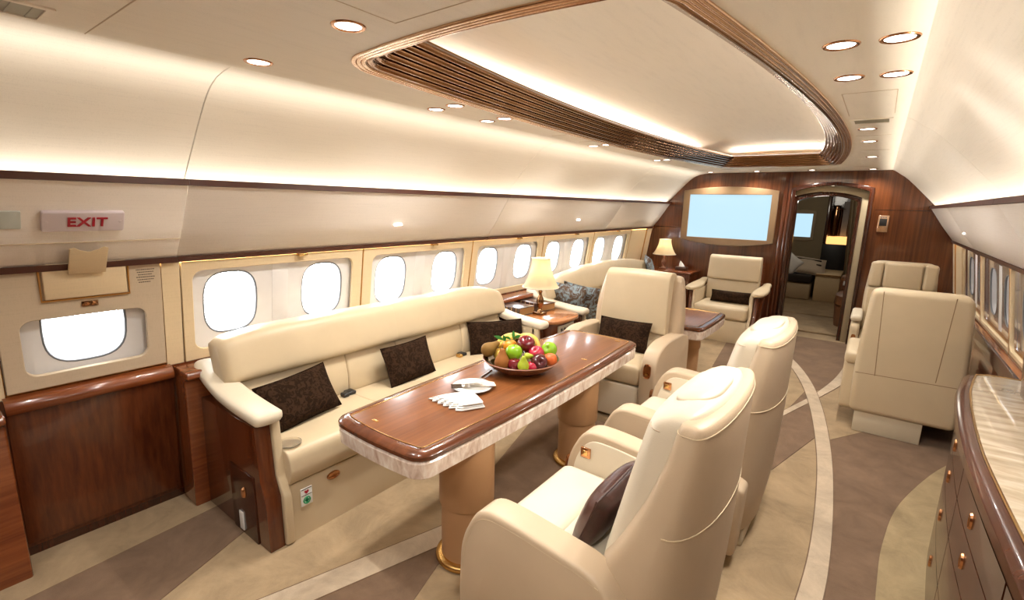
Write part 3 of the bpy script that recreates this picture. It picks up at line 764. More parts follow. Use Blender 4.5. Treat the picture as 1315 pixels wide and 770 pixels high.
def make_swivel(label):
    t_ = thing('swivel_armchair', label, 'armchair')
    # arms
    ap = fillet([(-0.40, 0.07, 0.02), (-0.425, 0.25, 0.05), (-0.415, 0.50, 0.08), (-0.33, 0.655, 0.10), (-0.20, 0.655, 0.08), (0.08, 0.625, 0.04), (0.14, 0.60, 0.04), (0.27, 0.44, 0.05), (0.315, 0.42, 0.02), (0.30, 0.07, 0.03)], 0.05, 5)
    for s in (-1, 1):
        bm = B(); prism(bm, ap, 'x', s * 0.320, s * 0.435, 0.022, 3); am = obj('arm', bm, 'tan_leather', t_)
        ip = fillet([(-0.385, 0.30, 0.02), (-0.37, 0.50, 0.08), (-0.30, 0.618, 0.08), (-0.18, 0.618, 0.06), (0.10, 0.585, 0.03), (0.10, 0.30, 0.02)], 0.03, 5)
        bm = B(); prism(bm, ip, 'x', s * 0.323, s * 0.312, 0.003, 2); obj('arm_lining', bm, 'pale_leather', am)
        edge = [(s * 0.434, y, z) for y, z in fillet([(-0.405, 0.25, 0.05), (-0.393, 0.49, 0.08), (-0.325, 0.628, 0.09), (-0.20, 0.630, 0.08), (0.06, 0.602, 0.03), (0.13, 0.585, 0.0)], 0.05, 5)[6:]]
        bm = B(); tube(bm, edge, 0.0018, 5); obj('stitching', bm, 'cream_leather', am)
    # badge inside the arm
    bm = B(); box(bm, -0.316, -0.304, -0.335, -0.285, 0.525, 0.575, 0.003); bd_ = obj('control_badge', bm, 'copper', t_)
    bm = B(); box(bm, -0.306, -0.300, -0.322, -0.298, 0.538, 0.562, 0.002); obj('button', bm, 'brass', bd_)
    # recessed oval control on the arm front
    bm = B(); loft(bm, [[(x, -0.432, z) for x, z, _ in sell(0, -0.378, 0.42, 0.030, 0.055, 3)], [(x, -0.440, z) for x, z, _ in sell(0, -0.378, 0.42, 0.027, 0.052, 3)], [(x, -0.430, z) for x, z, _ in sell(0, -0.378, 0.42, 0.018, 0.043, 3)]])
    oc = obj('control_oval', bm, 'copper', t_)
    bm = B(); lathe(bm, [(0.001, 0.0), (0.011, 0), (0.011, 0.006), (0.001, 0.008)], (0, 0, 0), 14); kb = obj('knob', bm, 'brass', oc); kb.location = (-0.378, -0.436, 0.395); kb.rotation_euler = (PI / 2, 0, 0)
    # seat: two padded sections
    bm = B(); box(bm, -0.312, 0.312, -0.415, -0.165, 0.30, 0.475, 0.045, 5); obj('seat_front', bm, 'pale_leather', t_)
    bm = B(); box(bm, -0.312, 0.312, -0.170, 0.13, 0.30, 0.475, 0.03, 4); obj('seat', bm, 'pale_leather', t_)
    bm = B(); box(bm, -0.314, 0.314, -0.385, 0.12, 0.075, 0.305, 0.02, 3); obj('seat_base', bm, 'cream_leather', t_)
    bm = B(); box(bm, -0.22, 0.22, -0.25, 0.30, 0.0, 0.09, 0.01, 2); obj('base_plinth', bm, 'beige_base', t_)
    # shell
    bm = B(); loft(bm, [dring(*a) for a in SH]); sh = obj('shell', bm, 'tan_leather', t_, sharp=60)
    bm = B()
    a = shell_at(0.77); rg_ = dring(0.77, a[1], a[2], a[3]); tube(bm, [(x * 1.002, y, z) for x, y, z in rg_[:23] if y > a[1] + 0.015], 0.0022, 5); obj('stitching', bm, 'cream_leather', sh)
    rim = [(x, y, 1.080) for x, y, z in dring(1.080, 0.267, 0.3825, 0.3305)]
    bm = B(); tube(bm, [p for p in rim], 0.0018, 5, True); obj('stitching', bm, 'cream_leather', sh)
    # low rear skirt pocket
    # back cushion: wraps over the top
    CU = [(0.42, 0.035, 0.20, 0.302), (0.60, 0.065, 0.25, 0.302), (0.80, 0.110, 0.30, 0.302), (0.98, 0.152, 0.345, 0.302), (1.040, 0.167, 0.350, 0.302), (1.072, 0.180, 0.352, 0.300), (1.094, 0.200, 0.351, 0.294), (1.110, 0.228, 0.347, 0.280), (1.119, 0.255, 0.340, 0.250), (1.124, 0.280, 0.328, 0.17), (1.125, 0.295, 0.318, 0.06)]
    bm = B(); loft(bm, [dring(a_[0], a_[1], a_[2], a_[3], 5.0, 2.15, 56) for a_ in CU])
    bc = obj('back_cushion', bm, 'pale_leather', t_, sharp=80, fn=lambda c: (c.x, c.y - (0.014 * (1 - (c.x / 0.302) ** 2) if c.y < 0.19 else 0), c.z))
    bm = B(); tube(bm, [(x * 1.001, y, z) for x, y, z in dring(1.060, 0.1735, 0.3525, 0.3015, 5.0, 2.15, 56)[28:]], 0.0018, 5); obj('stitching', bm, 'tan_leather', bc)
    # head pad
    def pad(c):
        q = c.y
        y = 0.205 + 0.125 * (q + 1) / 2
        t2_ = (y - 0.205) / 0.125
        z = 1.106 + 0.019 * math.sin(min(t2_, 1) * PI / 2 * 0.95) + c.z - 0.020 * (c.x / 0.302) ** 2
        return (c.x * (1 - 0.30 * max(0, t2_) ** 3), y, z)
    bm = B(); loft(bm, [sell(-0.012, 0, 0, 0.170, 1.0, 3.8), sell(0.006, 0, 0, 0.170, 1.0, 3.8), sell(0.013, 0, 0, 0.165, 0.95, 3.8), sell(0.014, 0, 0, 0.10, 0.55, 3), sell(0.014, 0, 0, 0.02, 0.1, 2)])
    obj('head_pad', bm, 'pale_leather', t_, sharp=75, fn=pad)
    return t_
chA = make_swivel('nearest cream leather swivel armchair, back to the aisle, at the table')
chA.location = (0.425, 1.565, 0); chA.rotation_euler = (0, 0, -PI / 2)
chB = copy_tree(chA, (0.425, 2.66, 0), -PI / 2, 'second cream swivel armchair facing the table, just beyond the nearest one')
for o in (chA, chB): o['group'] = 'swivel armchairs at the dining table'
# one facing the camera at the head of the table
def make_facing(label):
    t_ = thing('armchair', label, 'armchair')
    ap = fillet([(-0.42, 0.05, 0.02), (-0.43, 0.42, 0.06), (-0.38, 0.60, 0.10), (-0.20, 0.655, 0.08), (0.20, 0.64, 0.05), (0.36, 0.60, 0.08), (0.38, 0.05, 0.03)], 0.05, 5)
    for s in (-1, 1):
        bm = B(); prism(bm, ap, 'x', s * 0.315, s * 0.435, 0.025, 3); obj('arm', bm, 'tan_leather', t_)
    bm = B(); loft(bm, [[(x, -0.428, z) for x, z, _ in sell(0, 0.375, 0.47, 0.030, 0.058, 3)], [(x, -0.438, z) for x, z, _ in sell(0, 0.375, 0.47, 0.027, 0.055, 3)], [(x, -0.426, z) for x, z, _ in sell(0, 0.375, 0.47, 0.018, 0.045, 3)]])
    oc = obj('control_oval', bm, 'copper', t_)
    bm = B(); lathe(bm, [(0.001, 0.0), (0.011, 0), (0.011, 0.006), (0.001, 0.008)], (0, 0, 0), 14); kb = obj('knob', bm, 'brass', oc); kb.location = (0.375, -0.434, 0.445); kb.rotation_euler = (PI / 2, 0, 0)
    bm = B(); box(bm, -0.312, 0.312, -0.40, 0.12, 0.31, 0.475, 0.05, 5); obj('seat', bm, 'cream_leather', t_)
    bm = B(); box(bm, -0.313, 0.313, -0.385, 0.12, 0.02, 0.305, 0.015, 2); obj('seat_base', bm, 'pale_leather', t_)
    # back: shell wings and front cushions
    bm = B()
    loft(bm, [dring(0.30, 0.16, 0.38, 0.36), dring(0.60, 0.17, 0.40, 0.40), dring(0.75, 0.19, 0.42, 0.40), dring(0.95, 0.23, 0.44, 0.375), dring(1.06, 0.26, 0.44, 0.355), dring(1.09, 0.28, 0.43, 0.34), dring(1.10, 0.30, 0.41, 0.32)])
    obj('shell', bm, 'tan_leather', t_, sharp=60)
    bm = B()
    rg = []
    for z, y, hw in ((0.615, 0.20, 0.29), (0.63, 0.135, 0.30), (0.80, 0.15, 0.31), (1.0, 0.19, 0.312), (1.09, 0.215, 0.305), (1.125, 0.24, 0.285), (1.135, 0.28, 0.25)):
        pass
    pf = fillet([(0.095, 0.62, 0.02), (0.17, 1.10, 0.05), (0.22, 1.135, 0.03), (0.34, 1.125, 0.04), (0.25, 0.62, 0.02)], 0.02, 4)
    prism(bm, pf, 'x', -0.308, 0.308, 0.04, 5)
    bmesh.ops.bisect_plane(bm, geom=list(bm.verts) + list(bm.edges) + list(bm.faces), plane_co=(0, 0, 0), plane_no=(1, 0, 0))
    obj('back_cushion', bm, 'cream_leather', t_, sharp=75, fn=lambda c: (c.x * (0.94 + 0.10 * (1.13 - c.z) / 0.5 * 0.6), c.y, c.z + 0.012 * (1 - (c.x / 0.31) ** 2)))
    pf = fillet([(0.07, 0.44, 0.02), (0.135, 0.66, 0.03), (0.25, 0.66, 0.02), (0.20, 0.44, 0.02)], 0.02, 4)
    bm = B(); prism(bm, pf, 'x', -0.308, 0.308, 0.03, 4); obj('lumbar_cushion', bm, 'cream_leather', t_, sharp=70)
    # table-side fold-out arm rest top
    return t_
chC = make_facing('cream leather armchair facing the viewer at the far head of the table')
chC.location = (-0.55, 3.80, 0)
pillow('flat dark brown pillow on the armchair at the far head of the table', 0.46, 0.26, 0.11, 'brown_damask', (-0.57, 3.80, 0.60), (math.radians(-22), 0, math.radians(2)))
pillow('dark brown satin pillow tucked in the nearest swivel armchair', 0.38, 0.27, 0.11, 'brown_satin', (0.395, 1.52, 0.59), (math.radians(-20), 0, -PI / 2))

# ------------------------------------------------------------------ right hand club seats (front towards -y)
def back_panel_bm(z0, z1, hw, y0, y1, r):
    pts = rrect(-hw, hw, z0, z1, r, 6)
    bm = B(); prism(bm, pts, 'y', y0, y1, 0.03, 4); return bm
clE = thing('club_seat', 'cream leather club seat seen from behind beside the marble counter', 'armchair', (1.375, 4.80, 0), PI)
def rearfn(c):
    return (c.x * (1 - 0.03 * (c.z < 0.4)), c.y + 0.06 * (1.12 - c.z) * (-1) * 0 - 0.0, c.z)
# rear at local +y (world -y, towards the camera)
pr = fillet([(-0.315, 0.16, 0.05), (0.31, 0.16, 0.05), (0.32, 0.55, 0.2), (0.285, 1.125, 0.07), (-0.285, 1.125, 0.07), (-0.325, 0.55, 0.2)], 0.05, 5)
bm = B(); prism(bm, pr, 'y', 0.20, 0.385, 0.04, 4); sb_ = obj('backrest', bm, 'cream_leather', clE, sharp=70)
def seam(parent, pts, r=0.0032, mat='frame_tan'):
    bm = B(); tube(bm, pts, r, 6); return obj('stitching', bm, mat, parent)
seam(sb_, [(-0.185, 0.3835, 1.11), (-0.160, 0.3835, 0.50)]); seam(sb_, [(0.215, 0.3835, 1.11), (0.185, 0.3835, 0.47)])
seam(sb_, [(-0.305, 0.3835, 0.485), (0.305, 0.3835, 0.475)])
ap = fillet([(-0.36, 0.12, 0.03), (-0.36, 0.50, 0.06), (0.24, 0.52, 0.05), (0.26, 0.13, 0.04)], 0.04, 4)
for s in (-1, 1):
    ow = 0.385 if s > 0 else 0.335
    bm = B(); prism(bm, ap, 'x', s * 0.27, s * ow, 0.03, 4); a_ = obj('arm', bm, 'cream_leather', clE)
    bm = B(); box(bm, *sorted((s * 0.262, s * (ow + 0.005))), -0.30, 0.27, 0.50, 0.60, 0.035, 4); obj('arm_pad', bm, 'cream_leather', a_)
bm = B(); box(bm, -0.27, 0.27, -0.36, 0.20, 0.20, 0.46, 0.04, 4); obj('seat', bm, 'cream_leather', clE)
pf = fillet([(0.10, 0.45, 0.02), (0.17, 1.08, 0.05), (0.24, 1.10, 0.03), (0.24, 0.45, 0.02)], 0.02, 4)
bm = B(); prism(bm, pf, 'x', -0.275, 0.275, 0.035, 4); obj('back_cushion', bm, 'cream_leather', clE)
bm = B(); box(bm, -0.14, 0.27, -0.30, 0.36, 0.0, 0.20, 0.005, 2); obj('base_plinth', bm, 'beige_base', clE)

clF = thing('club_seat', 'cream leather club seat facing the viewer with stitched headrest panels, by the bulkhead', 'armchair', (1.33, 6.25, 0), 0)
bm = B(); pr2 = fillet([(-0.29, 0.40, 0.05), (0.29, 0.40, 0.05), (0.30, 0.8, 0.1), (0.272, 1.17, 0.08), (-0.272, 1.17, 0.08), (-0.30, 0.8, 0.1)], 0.05, 5)
prism(bm, pr2, 'y', 0.16, 0.32, 0.035, 4); sb2 = obj('backrest', bm, 'cream_leather', clF, sharp=70)
for x0_, x1_, nm in ((-0.275, -0.165, 'headrest_wing'), (-0.160, 0.160, 'headrest'), (0.165, 0.275, 'headrest_wing')):
    bm = B(); box(bm, x0_, x1_, 0.095, 0.20, 0.90, 1.165, 0.03, 4); obj(nm, bm, 'cream_leather', clF)
for x0_, x1_ in ((-0.285, -0.165), (-0.160, 0.160), (0.165, 0.285)):
    bm = B(); box(bm, x0_, x1_, 0.085, 0.20, 0.44, 0.895, 0.03, 4); obj('back_cushion', bm, 'cream_leather', clF)
for s in (-1, 1):
    bm = B(); prism(bm, fillet([(-0.36, 0.05, 0.03), (-0.37, 0.56, 0.06), (0.22, 0.60, 0.05), (0.26, 0.05, 0.04)], 0.04, 4), 'x', s * 0.285, s * 0.365, 0.025, 3); a_ = obj('arm', bm, 'cream_leather', clF)
    bm = B(); box(bm, *sorted((s * 0.275, s * 0.375)), -0.33, 0.20, 0.585, 0.645, 0.028, 4); obj('arm_pad', bm, 'pale_leather', a_)
bm = B(); loft(bm, [[(x, -0.368, z) for x, z, _ in sell(0, -0.325, 0.42, 0.02, 0.04, 3)], [(x, -0.376, z) for x, z, _ in sell(0, -0.325, 0.42, 0.018, 0.038, 3)]]); obj('control_oval', bm, 'copper', clF)
bm = B(); box(bm, -0.28, 0.28, -0.36, 0.12, 0.18, 0.46, 0.04, 4); obj('seat', bm, 'cream_leather', clF)
bm = B(); box(bm, -0.22, 0.22, -0.28, 0.25, 0.0, 0.18, 0.01, 2); obj('base_plinth', bm, 'beige_base', clF)

# ------------------------------------------------------------------ sofas along the left wall
def sofa_end(parent, y0, y1, xf, inner):
    """curved arm: flared leather pad on a wooden end cabinet. inner = +1 when the sofa lies at greater y"""
    ya, yb = (y0, y1)
    d = 1 if inner > 0 else -1
    # wooden end cabinet with knee
    kp = [(-1.74, 0.0), (-1.74, 0.60), (xf - 0.06, 0.62), (xf - 0.045, 0.40), (xf + 0.0, 0.0)]
    wa, wb = (ya, yb - 0.03) if d > 0 else (ya + 0.03, yb)
    kp = [(-1.735, 0.0), (-1.735, 0.62), (xf - 0.10, 0.62), (xf - 0.085, 0.34), (xf - 0.01, 0.26), (xf - 0.01, 0.0)]
    kp = [(-1.735, 0.0), (-1.735, 0.63), (xf - 0.075, 0.63), (xf - 0.055, 0.36), (xf - 0.015, 0.27), (xf - 0.01, 0.0)]
    bm = B(); prism(bm, kp, 'y', wa, wb, 0.004, 2); ec = obj('end_cabinet', bm, 'mahogany', parent)
    # leather band along its front inner edge
    band = [(xf - 0.06, 0.66), (xf - 0.035, 0.36), (xf + 0.01, 0.27), (xf + 0.012, 0.004), (xf - 0.05, 0.004), (xf - 0.06, 0.25), (xf - 0.10, 0.36), (xf - 0.12, 0.66)]
    ba, bb = (yb - 0.03, yb + 0.012) if d > 0 else (ya - 0.012, ya + 0.03)
    bm = B(); prism(bm, fillet(band, 0.015, 3), 'y', ba, bb, 0.008, 2); obj('arm_front_band', bm, 'cream_leather', parent)
    # inner arm face
    bm = B(); box(bm, -1.70, xf - 0.08, ba, bb, 0.28, 0.655, 0.01, 2); obj('arm_inner', bm, 'cream_leather', parent)
    # top pad: swept, low towards the front, curving over the aisle side
    ctr = arc_pts([(-1.76, 0.795, 0.045), (-1.62, 0.742, 0.055), (-1.45, 0.70, 0.06), (-1.25, 0.680, 0.060), (xf - 0.02, 0.672, 0.058)], 6)
    bm = B(); rg = []
    yc = (ya + yb) / 2
    n = len(ctr)
    for i, (x, z, hw) in enumerate(ctr):
        k = 1.0 if 0 < i < n - 1 else 0.75
        hw2 = hw * k; th = 0.032 * k
        rg.append([(x + (0.0), yc + d * 0.0 + py, z + pz * 1.0) for py, pz, _ in sell(0, 0, 0, hw2 + 0.012, th, 3.2, 20)])
    loft(bm, rg); obj('arm_pad', bm, 'pale_leather', parent, sharp=70)
    return ec
def make_sofa(label, y0, y1, seams, front=-1.055, toph=None, name='sofa'):
    t_ = thing(name, label, 'sofa', (0, 0, 0))
    ia, ib = y0 + 0.105, y1 - 0.105
    bm = B(); prism(bm, fillet([(-1.73, 0.0, 0), (-1.73, 0.30, 0), (front - 0.015, 0.30, 0.01), (front - 0.005, 0.0, 0)], 0.01, 2), 'y', ia, ib); obj('base_panel', bm, 'cream_leather', t_)
    cuts = [ia + 0.008] + seams + [ib - 0.008]
    for a, c in zip(cuts, cuts[1:]):
        # seat cushion
        bm = B(); prism(bm, fillet([(-1.56, 0.30, 0.01), (-1.56, 0.475, 0.02), (front + 0.005, 0.485, 0.055), (front + 0.02, 0.36, 0.06), (front - 0.01, 0.302, 0.02)], 0.03, 5), 'y', a, c, 0.022, 3)
        obj('seat_cushion', bm, 'cream_leather', t_, sharp=70)
        bm = B(); prism(bm, fillet([(-1.66, 0.46, 0.02), (-1.66, 0.73, 0.02), (-1.535, 0.735, 0.03), (-1.495, 0.60, 0.06), (-1.50, 0.465, 0.03)], 0.02, 4), 'y', a, c, 0.02, 3)
        obj('lumbar_cushion', bm, 'cream_leather', t_, sharp=70)
    # top bolsters follow the rounded crest line
    hi = toph or (lambda y: 0.98)
    cc = [y0 + 0.045] + [seams[len(seams) // 2]] + [y1 - 0.045]
    for bi, (a, c) in enumerate(zip(cc, cc[1:])):
        N = 26; rg = []
        for i in range(N + 1):
            y = a + (c - a) * i / N
            e = 1.0
            if bi == 0 and y < a + 0.07: e = math.sqrt(max(0, 1 - ((a + 0.07 - y) / 0.07) ** 2)) * 0.3 + 0.7
            if bi == 1 and y > c - 0.07: e = math.sqrt(max(0, 1 - ((y - c + 0.07) / 0.07) ** 2)) * 0.3 + 0.7
            if bi == 0 and i >= N - 1: e = 1 - 0.03 * (i - N + 2)
            if bi == 1 and i <= 1: e = 1 - 0.03 * (2 - i)
            top = hi(y); zm = (0.725 + top) / 2; hz = (top - 0.725) / 2
            rr = []
            for px, pz, _ in sell(0, 0, 0, 1, 1, 4.2, 36):
                lean = -0.03 * (pz + 1)
                rr.append((-1.560 + px * 0.088 * e + lean, y, zm + pz * hz * (0.5 + 0.5 * e if pz > 0 else 1)))
            rg.append(rr)
        bm = B(); loft(bm, rg); obj('back_bolster', bm, 'cream_leather', t_, sharp=70)
    # back support behind
    bm = B(); box(bm, -1.72, -1.65, y0 + 0.06, y1 - 0.06, 0.25, 0.80, 0.02); obj('back_frame', bm, 'tan_leather', t_)
    sofa_end(t_, y0, y0 + 0.105, front, 1)
    sofa_end(t_, y1 - 0.105, y1, front, -1)
    return t_
def crest1(y):
    a = max(0, 1.35 - y) / 0.35; c = max(0, y - 2.95) / 0.35
    return 0.985 - 0.035 * a ** 2 - 0.06 * c ** 2
s1 = make_sofa('long cream leather sofa with three brown pillows along the left windows', 0.955, 3.40, [1.72, 2.12, 2.78], toph=crest1)
def crest2(y):
    c = (y - 5.5) / 1.3
    return 1.0 - 0.10 * abs(c) ** 2.4
s2 = make_sofa('second cream leather sofa with arched back beyond the side table', 4.02, 6.95, [5.0, 5.5, 6.2], toph=crest2)
# sofa fittings
bm = B(); loft(bm, [[(-1.053, y, z) for y, z, _ in sell(0, 1.30, 0.262, 0.038, 0.022, 2)], [(-1.046, y, z) for y, z, _ in sell(0, 1.30, 0.262, 0.036, 0.020, 2)], [(-1.052, y, z) for y, z, _ in sell(0, 1.30, 0.262, 0.026, 0.013, 2)]])
obj('drawer_pull', bm, 'copper', s1)
bm = B(); box(bm, -1.052, -1.0475, 1.115, 1.175, 0.17, 0.265, 0.001); lt = obj('label_card', bm, 'white_plastic', s1)
def heart(cy, cz, r):
    p = []
    for k in range(24):
        a = 2 * PI * k / 24
        p.append((cy + r * math.sin(a) ** 3, cz + r * (13 * math.cos(a) - 5 * math.cos(2 * a) - 2 * math.cos(3 * a) - math.cos(4 * a)) / 16))
    return p
bm = B(); prism(bm, heart(1.145, 0.243, 0.012), 'x', -1.048, -1.046); obj('heart_mark', bm, 'red_ink', lt)
bm = B(); box(bm, -1.048, -1.046, 1.118, 1.172, 0.225, 0.228); box(bm, -1.048, -1.046, 1.118, 1.172, 0.258, 0.262); obj('printed_line', bm, 'dark_ink', lt)
rp = [(1.145 + 0.017 * math.cos(k * PI / 10), 0.198 + 0.017 * math.sin(k * PI / 10)) for k in range(20)]
bm = B(); tube(bm, [(-1.047, a, b_) for a, b_ in rp], 0.0035, 5, True); box(bm, -1.048, -1.045, 1.140, 1.150, 0.186, 0.21); box(bm, -1.048, -1.045, 1.134, 1.156, 0.194, 0.202); obj('green_mark', bm, 'green_ink', lt)
# plate and lock on the wooden end of the sofa
bm = B(); box(bm, -1.42, -1.17, 0.948, 0.956, 0.0, 0.36, 0.002); dn = obj('door_panel', bm, 'cabinet_wood', s1)
bm = B(); box(bm, -1.345, -1.305, 0.943, 0.949, 0.02, 0.12, 0.001); obj('label_card', bm, 'white_plastic', dn)
bm = B(); loft(bm, [[(x, 0.947, z) for x, z, _ in sell(0, -1.275, 0.245, 0.014, 0.030, 2)], [(x, 0.936, z) for x, z, _ in sell(0, -1.275, 0.245, 0.010, 0.024, 2)]]); obj('lock', bm, 'copper', dn)
# cup holder and small post on the near arm
bm = B(); lathe(bm, [(0.002, 0), (0.052, 0), (0.055, 0.004), (0.055, 0.010), (0.048, 0.012), (0.046, 0.006), (0.002, 0.005)], (-1.125, 1.118, 0.487), 28)
tag(obj('glass_coaster', bm, 'clear_glass'), 'small round clear holder on the sofa seat by the near arm', 'coaster')
bm = B(); lathe(bm, [(0.001, 0), (0.005, 0), (0.004, 0.10), (0.008, 0.108), (0.009, 0.116), (0.006, 0.124), (0.001, 0.126)], (-1.165, 1.085, 0.487), 12)
tag(obj('reading_lamp_post', bm, 'silver'), 'thin silver post with round knob inside the near sofa arm', 'post')
# seat belt buckles at the back of the seat
for y, lb in ((1.72, 'dark seat belt buckle right of the first sofa pillow'), (2.76, 'gold tipped seat belt buckle beside the third sofa pillow')):
    bk = thing('seat_belt_buckle', lb, 'buckle')
    bm = B(); box(bm, -1.50, -1.44, y - 0.045, y + 0.01, 0.478, 0.50, 0.006); obj('strap_end', bm, 'black', bk)
    bm = B(); box(bm, -1.475, -1.43, y - 0.085, y - 0.045, 0.478, 0.503, 0.006); obj('buckle', bm, 'brass' if y > 2 else 'black', bk)
# pillows on the first sofa (leaning on the back)
L = math.radians
pillow('dark brown pillow nearest the viewer on the long sofa', 0.44, 0.27, 0.12, 'brown_damask', (-1.365, 1.315, 0.605), (L(-28), L(-3), L(97)), group=None)
pillow('dark brown pillow in the middle of the long sofa', 0.42, 0.27, 0.11, 'brown_damask', (-1.40, 2.135, 0.60), (L(-22), 0, L(93)))
pillow('dark brown pillow at the far end of the long sofa', 0.48, 0.27, 0.12, 'brown_damask', (-1.34, 3.02, 0.60), (L(-25), 0, L(58)))
pillow('blue and brown patterned pillow in front at the near end of the second sofa', 0.38, 0.40, 0.12, 'blue_damask', (-1.40, 4.26, 0.70), (L(14), L(6), L(12)))
pillow('blue and brown patterned pillow leaning behind the front one on the second sofa', 0.38, 0.40, 0.11, 'blue_damask', (-1.33, 4.40, 0.69), (L(18), L(8), L(16)))
pillow('grey blue pillow at the far end of the second sofa', 0.40, 0.40, 0.11, 'blue_damask', (-1.48, 6.70, 0.80), (L(-15), 0, L(120)))

# ------------------------------------------------------------------ tables
def boat(xa, xb, ya, yb, bulge, r, n=16, off=0.0):
    xa -= off; xb += off; ya -= off; yb += off; r = max(r + off, 0.01)
    c = rrect(xa, xb, ya, yb, r, 6)
    out = []
    # subdivide the long sides so that they can bow
    for i, p in enumerate(c):
        q = c[(i + 1) % len(c)]; out.append(p)
        if abs(q[1] - p[1]) > 0.3 or abs(q[0] - p[0]) > 0.2:
            for k in range(1, n): out.append((p[0] + (q[0] - p[0]) * k / n, p[1] + (q[1] - p[1]) * k / n))
    xm = (xa + xb) / 2; ym = (ya + yb) / 2; hy = (yb - ya) / 2; hx = (xb - xa) / 2
    return [(x + (bulge * (1 - ((y - ym) / hy) ** 2)) * ((x - xm) / hx), y + 0.018 * (1 - ((x - xm) / hx) ** 2) * (1 if y > ym else -1) * (abs(y - ym) / hy) ** 4) for x, y in out]
def make_table(label, xa, xb, ya, yb, peds, bulge=0.03, r=0.07, nm='dining_table', ztop=0.72):
    t_ = thing(nm, label, 'table')
    f = lambda off: boat(xa, xb, ya, yb, bulge, r, 16, off)
    def R(off, z): return [(x, y, z) for x, y in f(off)]
    bm = B(); loft(bm, [R(-0.04, ztop - 0.028), R(-0.006, ztop - 0.028), R(-0.002, ztop - 0.025), R(-0.002, ztop - 0.010), R(-0.008, ztop - 0.003), R(-0.028, ztop + 0.004), R(-0.048, ztop + 0.006), R(-0.055, ztop + 0.001)], cap=True)
    obj('rim', bm, 'rim_wood', t_, sharp=40)
    bm = B(); loft(bm, [R(-0.0545, ztop - 0.005), R(-0.0545, ztop + 0.0035), R(-0.060, ztop + 0.0045)]); obj('table_top', bm, 'table_wood', t_)
    bm = B(); tube(bm, R(-0.056, ztop + 0.0048), 0.0022, 5, True); obj('brass_inlay', bm, 'brass', t_)
    bm = B(); loft(bm, [R(-0.09, ztop - 0.112), R(-0.018, ztop - 0.112), R(-0.008, ztop - 0.104), R(-0.003, ztop - 0.040), R(-0.014, ztop - 0.0285)]); obj('onyx_edge', bm, 'onyx', t_, sharp=40)
    for px, py in peds:
        bm = B(); lathe(bm, [(0.120, 0.03), (0.120, 0.30), (0.118, 0.301)], (px, py, 0), 36); pd = obj('pedestal', bm, 'sleeve_leather', t_)
        bm = B(); lathe(bm, [(0.128, 0.302), (0.130, 0.306), (0.130, ztop - 0.09)], (px, py, 0), 36); obj('sleeve', bm, 'sleeve_leather', pd)
        bm = B(); lathe(bm, [(0.146, 0.007), (0.150, 0.016), (0.146, 0.028), (0.138, 0.034), (0.121, 0.036)], (px, py, 0), 36); obj('base_ring', bm, 'brass', pd)
    return t_
tb = make_table('long mahogany dining table with onyx edge carrying the fruit bowl', -0.785, -0.205, 1.145, 3.25, [(-0.33, 1.545), (-0.36, 2.66)])
# table clips
for (x, y) in ((-0.60, 1.24), (-0.31, 2.62), (-0.33, 3.15)):
    bm = B(); box(bm, x - 0.018, x + 0.018, y - 0.006, y + 0.006, 0.7225, 0.727, 0.001); obj('latch', bm, 'brass', tb)
tb2 = make_table('smaller mahogany table with onyx edge behind the facing armchair', -0.66, -0.045, 4.262, 5.12, [(-0.33, 4.85)], 0.015, 0.06, 'side_table', 0.64)

# side table between the two sofas
st = thing('lamp_table', 'glossy mahogany lamp table between the two sofas', 'table')
op = fillet([(-1.66, 3.44, 0), (-1.25, 3.44, 0.03), (-1.06, 3.50, 0.08), (-1.03, 3.72, 0.2), (-1.06, 3.93, 0.08), (-1.25, 3.985, 0.03), (-1.66, 3.985, 0)], 0.02, 5)
bm = B(); prism(bm, op, 'z', 0.648, 0.680, 0.008, 3); obj('table_top', bm, 'ledge_wood', st)
op2 = [(-1.66 + (x + 1.66) * 0.93, 3.7125 + (y - 3.7125) * 0.96) for x, y in op]
bm = B(); prism(bm, op2, 'z', 0.0, 0.648, 0.004, 2); obj('cabinet_body', bm, 'mahogany', st)
bm = B(); box(bm, -1.105, -1.078, 3.58, 3.84, 0.545, 0.62, 0.003); dp = obj('control_plate', bm, 'beige_base', st)
for k in range(4):
    bm = B(); box(bm, -1.080, -1.074, 3.61 + k * 0.055, 3.635 + k * 0.055, 0.57, 0.595, 0.002); obj('button', bm, 'dark_ink', dp)
# books
def book(label, loc, rz, l, w_, h):
    t_ = thing('book', label, 'book', loc, rz, 'leather bound books beside the lamp')
    bm = B(); box(bm, -l / 2 + 0.008, l / 2 - 0.006, -w_ / 2, w_ / 2 - 0.006, 0.006, h - 0.006); obj('pages', bm, 'page_gold', t_)
    bm = B(); box(bm, -l / 2, l / 2, -w_ / 2 - 0.004, w_ / 2, 0, 0.006, 0.002); box(bm, -l / 2, l / 2, -w_ / 2 - 0.004, w_ / 2, h - 0.006, h, 0.002); box(bm, -l / 2, l / 2, -w_ / 2 - 0.008, -w_ / 2 + 0.0, 0.0, h, 0.003); cv = obj('cover', bm, 'book_leather', t_)
    for k in range(5):
        x = -l / 2 + l * (k + 0.7) / 5.4
        bm = B(); box(bm, x - 0.004, x + 0.004, -w_ / 2 - 0.012, -w_ / 2 - 0.006, 0.002, h - 0.002, 0.002); obj('spine_band', bm, 'page_gold', cv)
    return t_
book('dark leather book lying nearer the sofa arm', (-1.56, 3.565, 0.681), L(-4), 0.30, 0.21, 0.072)
book('dark leather book lying behind the lamp by the ledge', (-1.52, 3.875, 0.681), L(-10), 0.32, 0.19, 0.068)
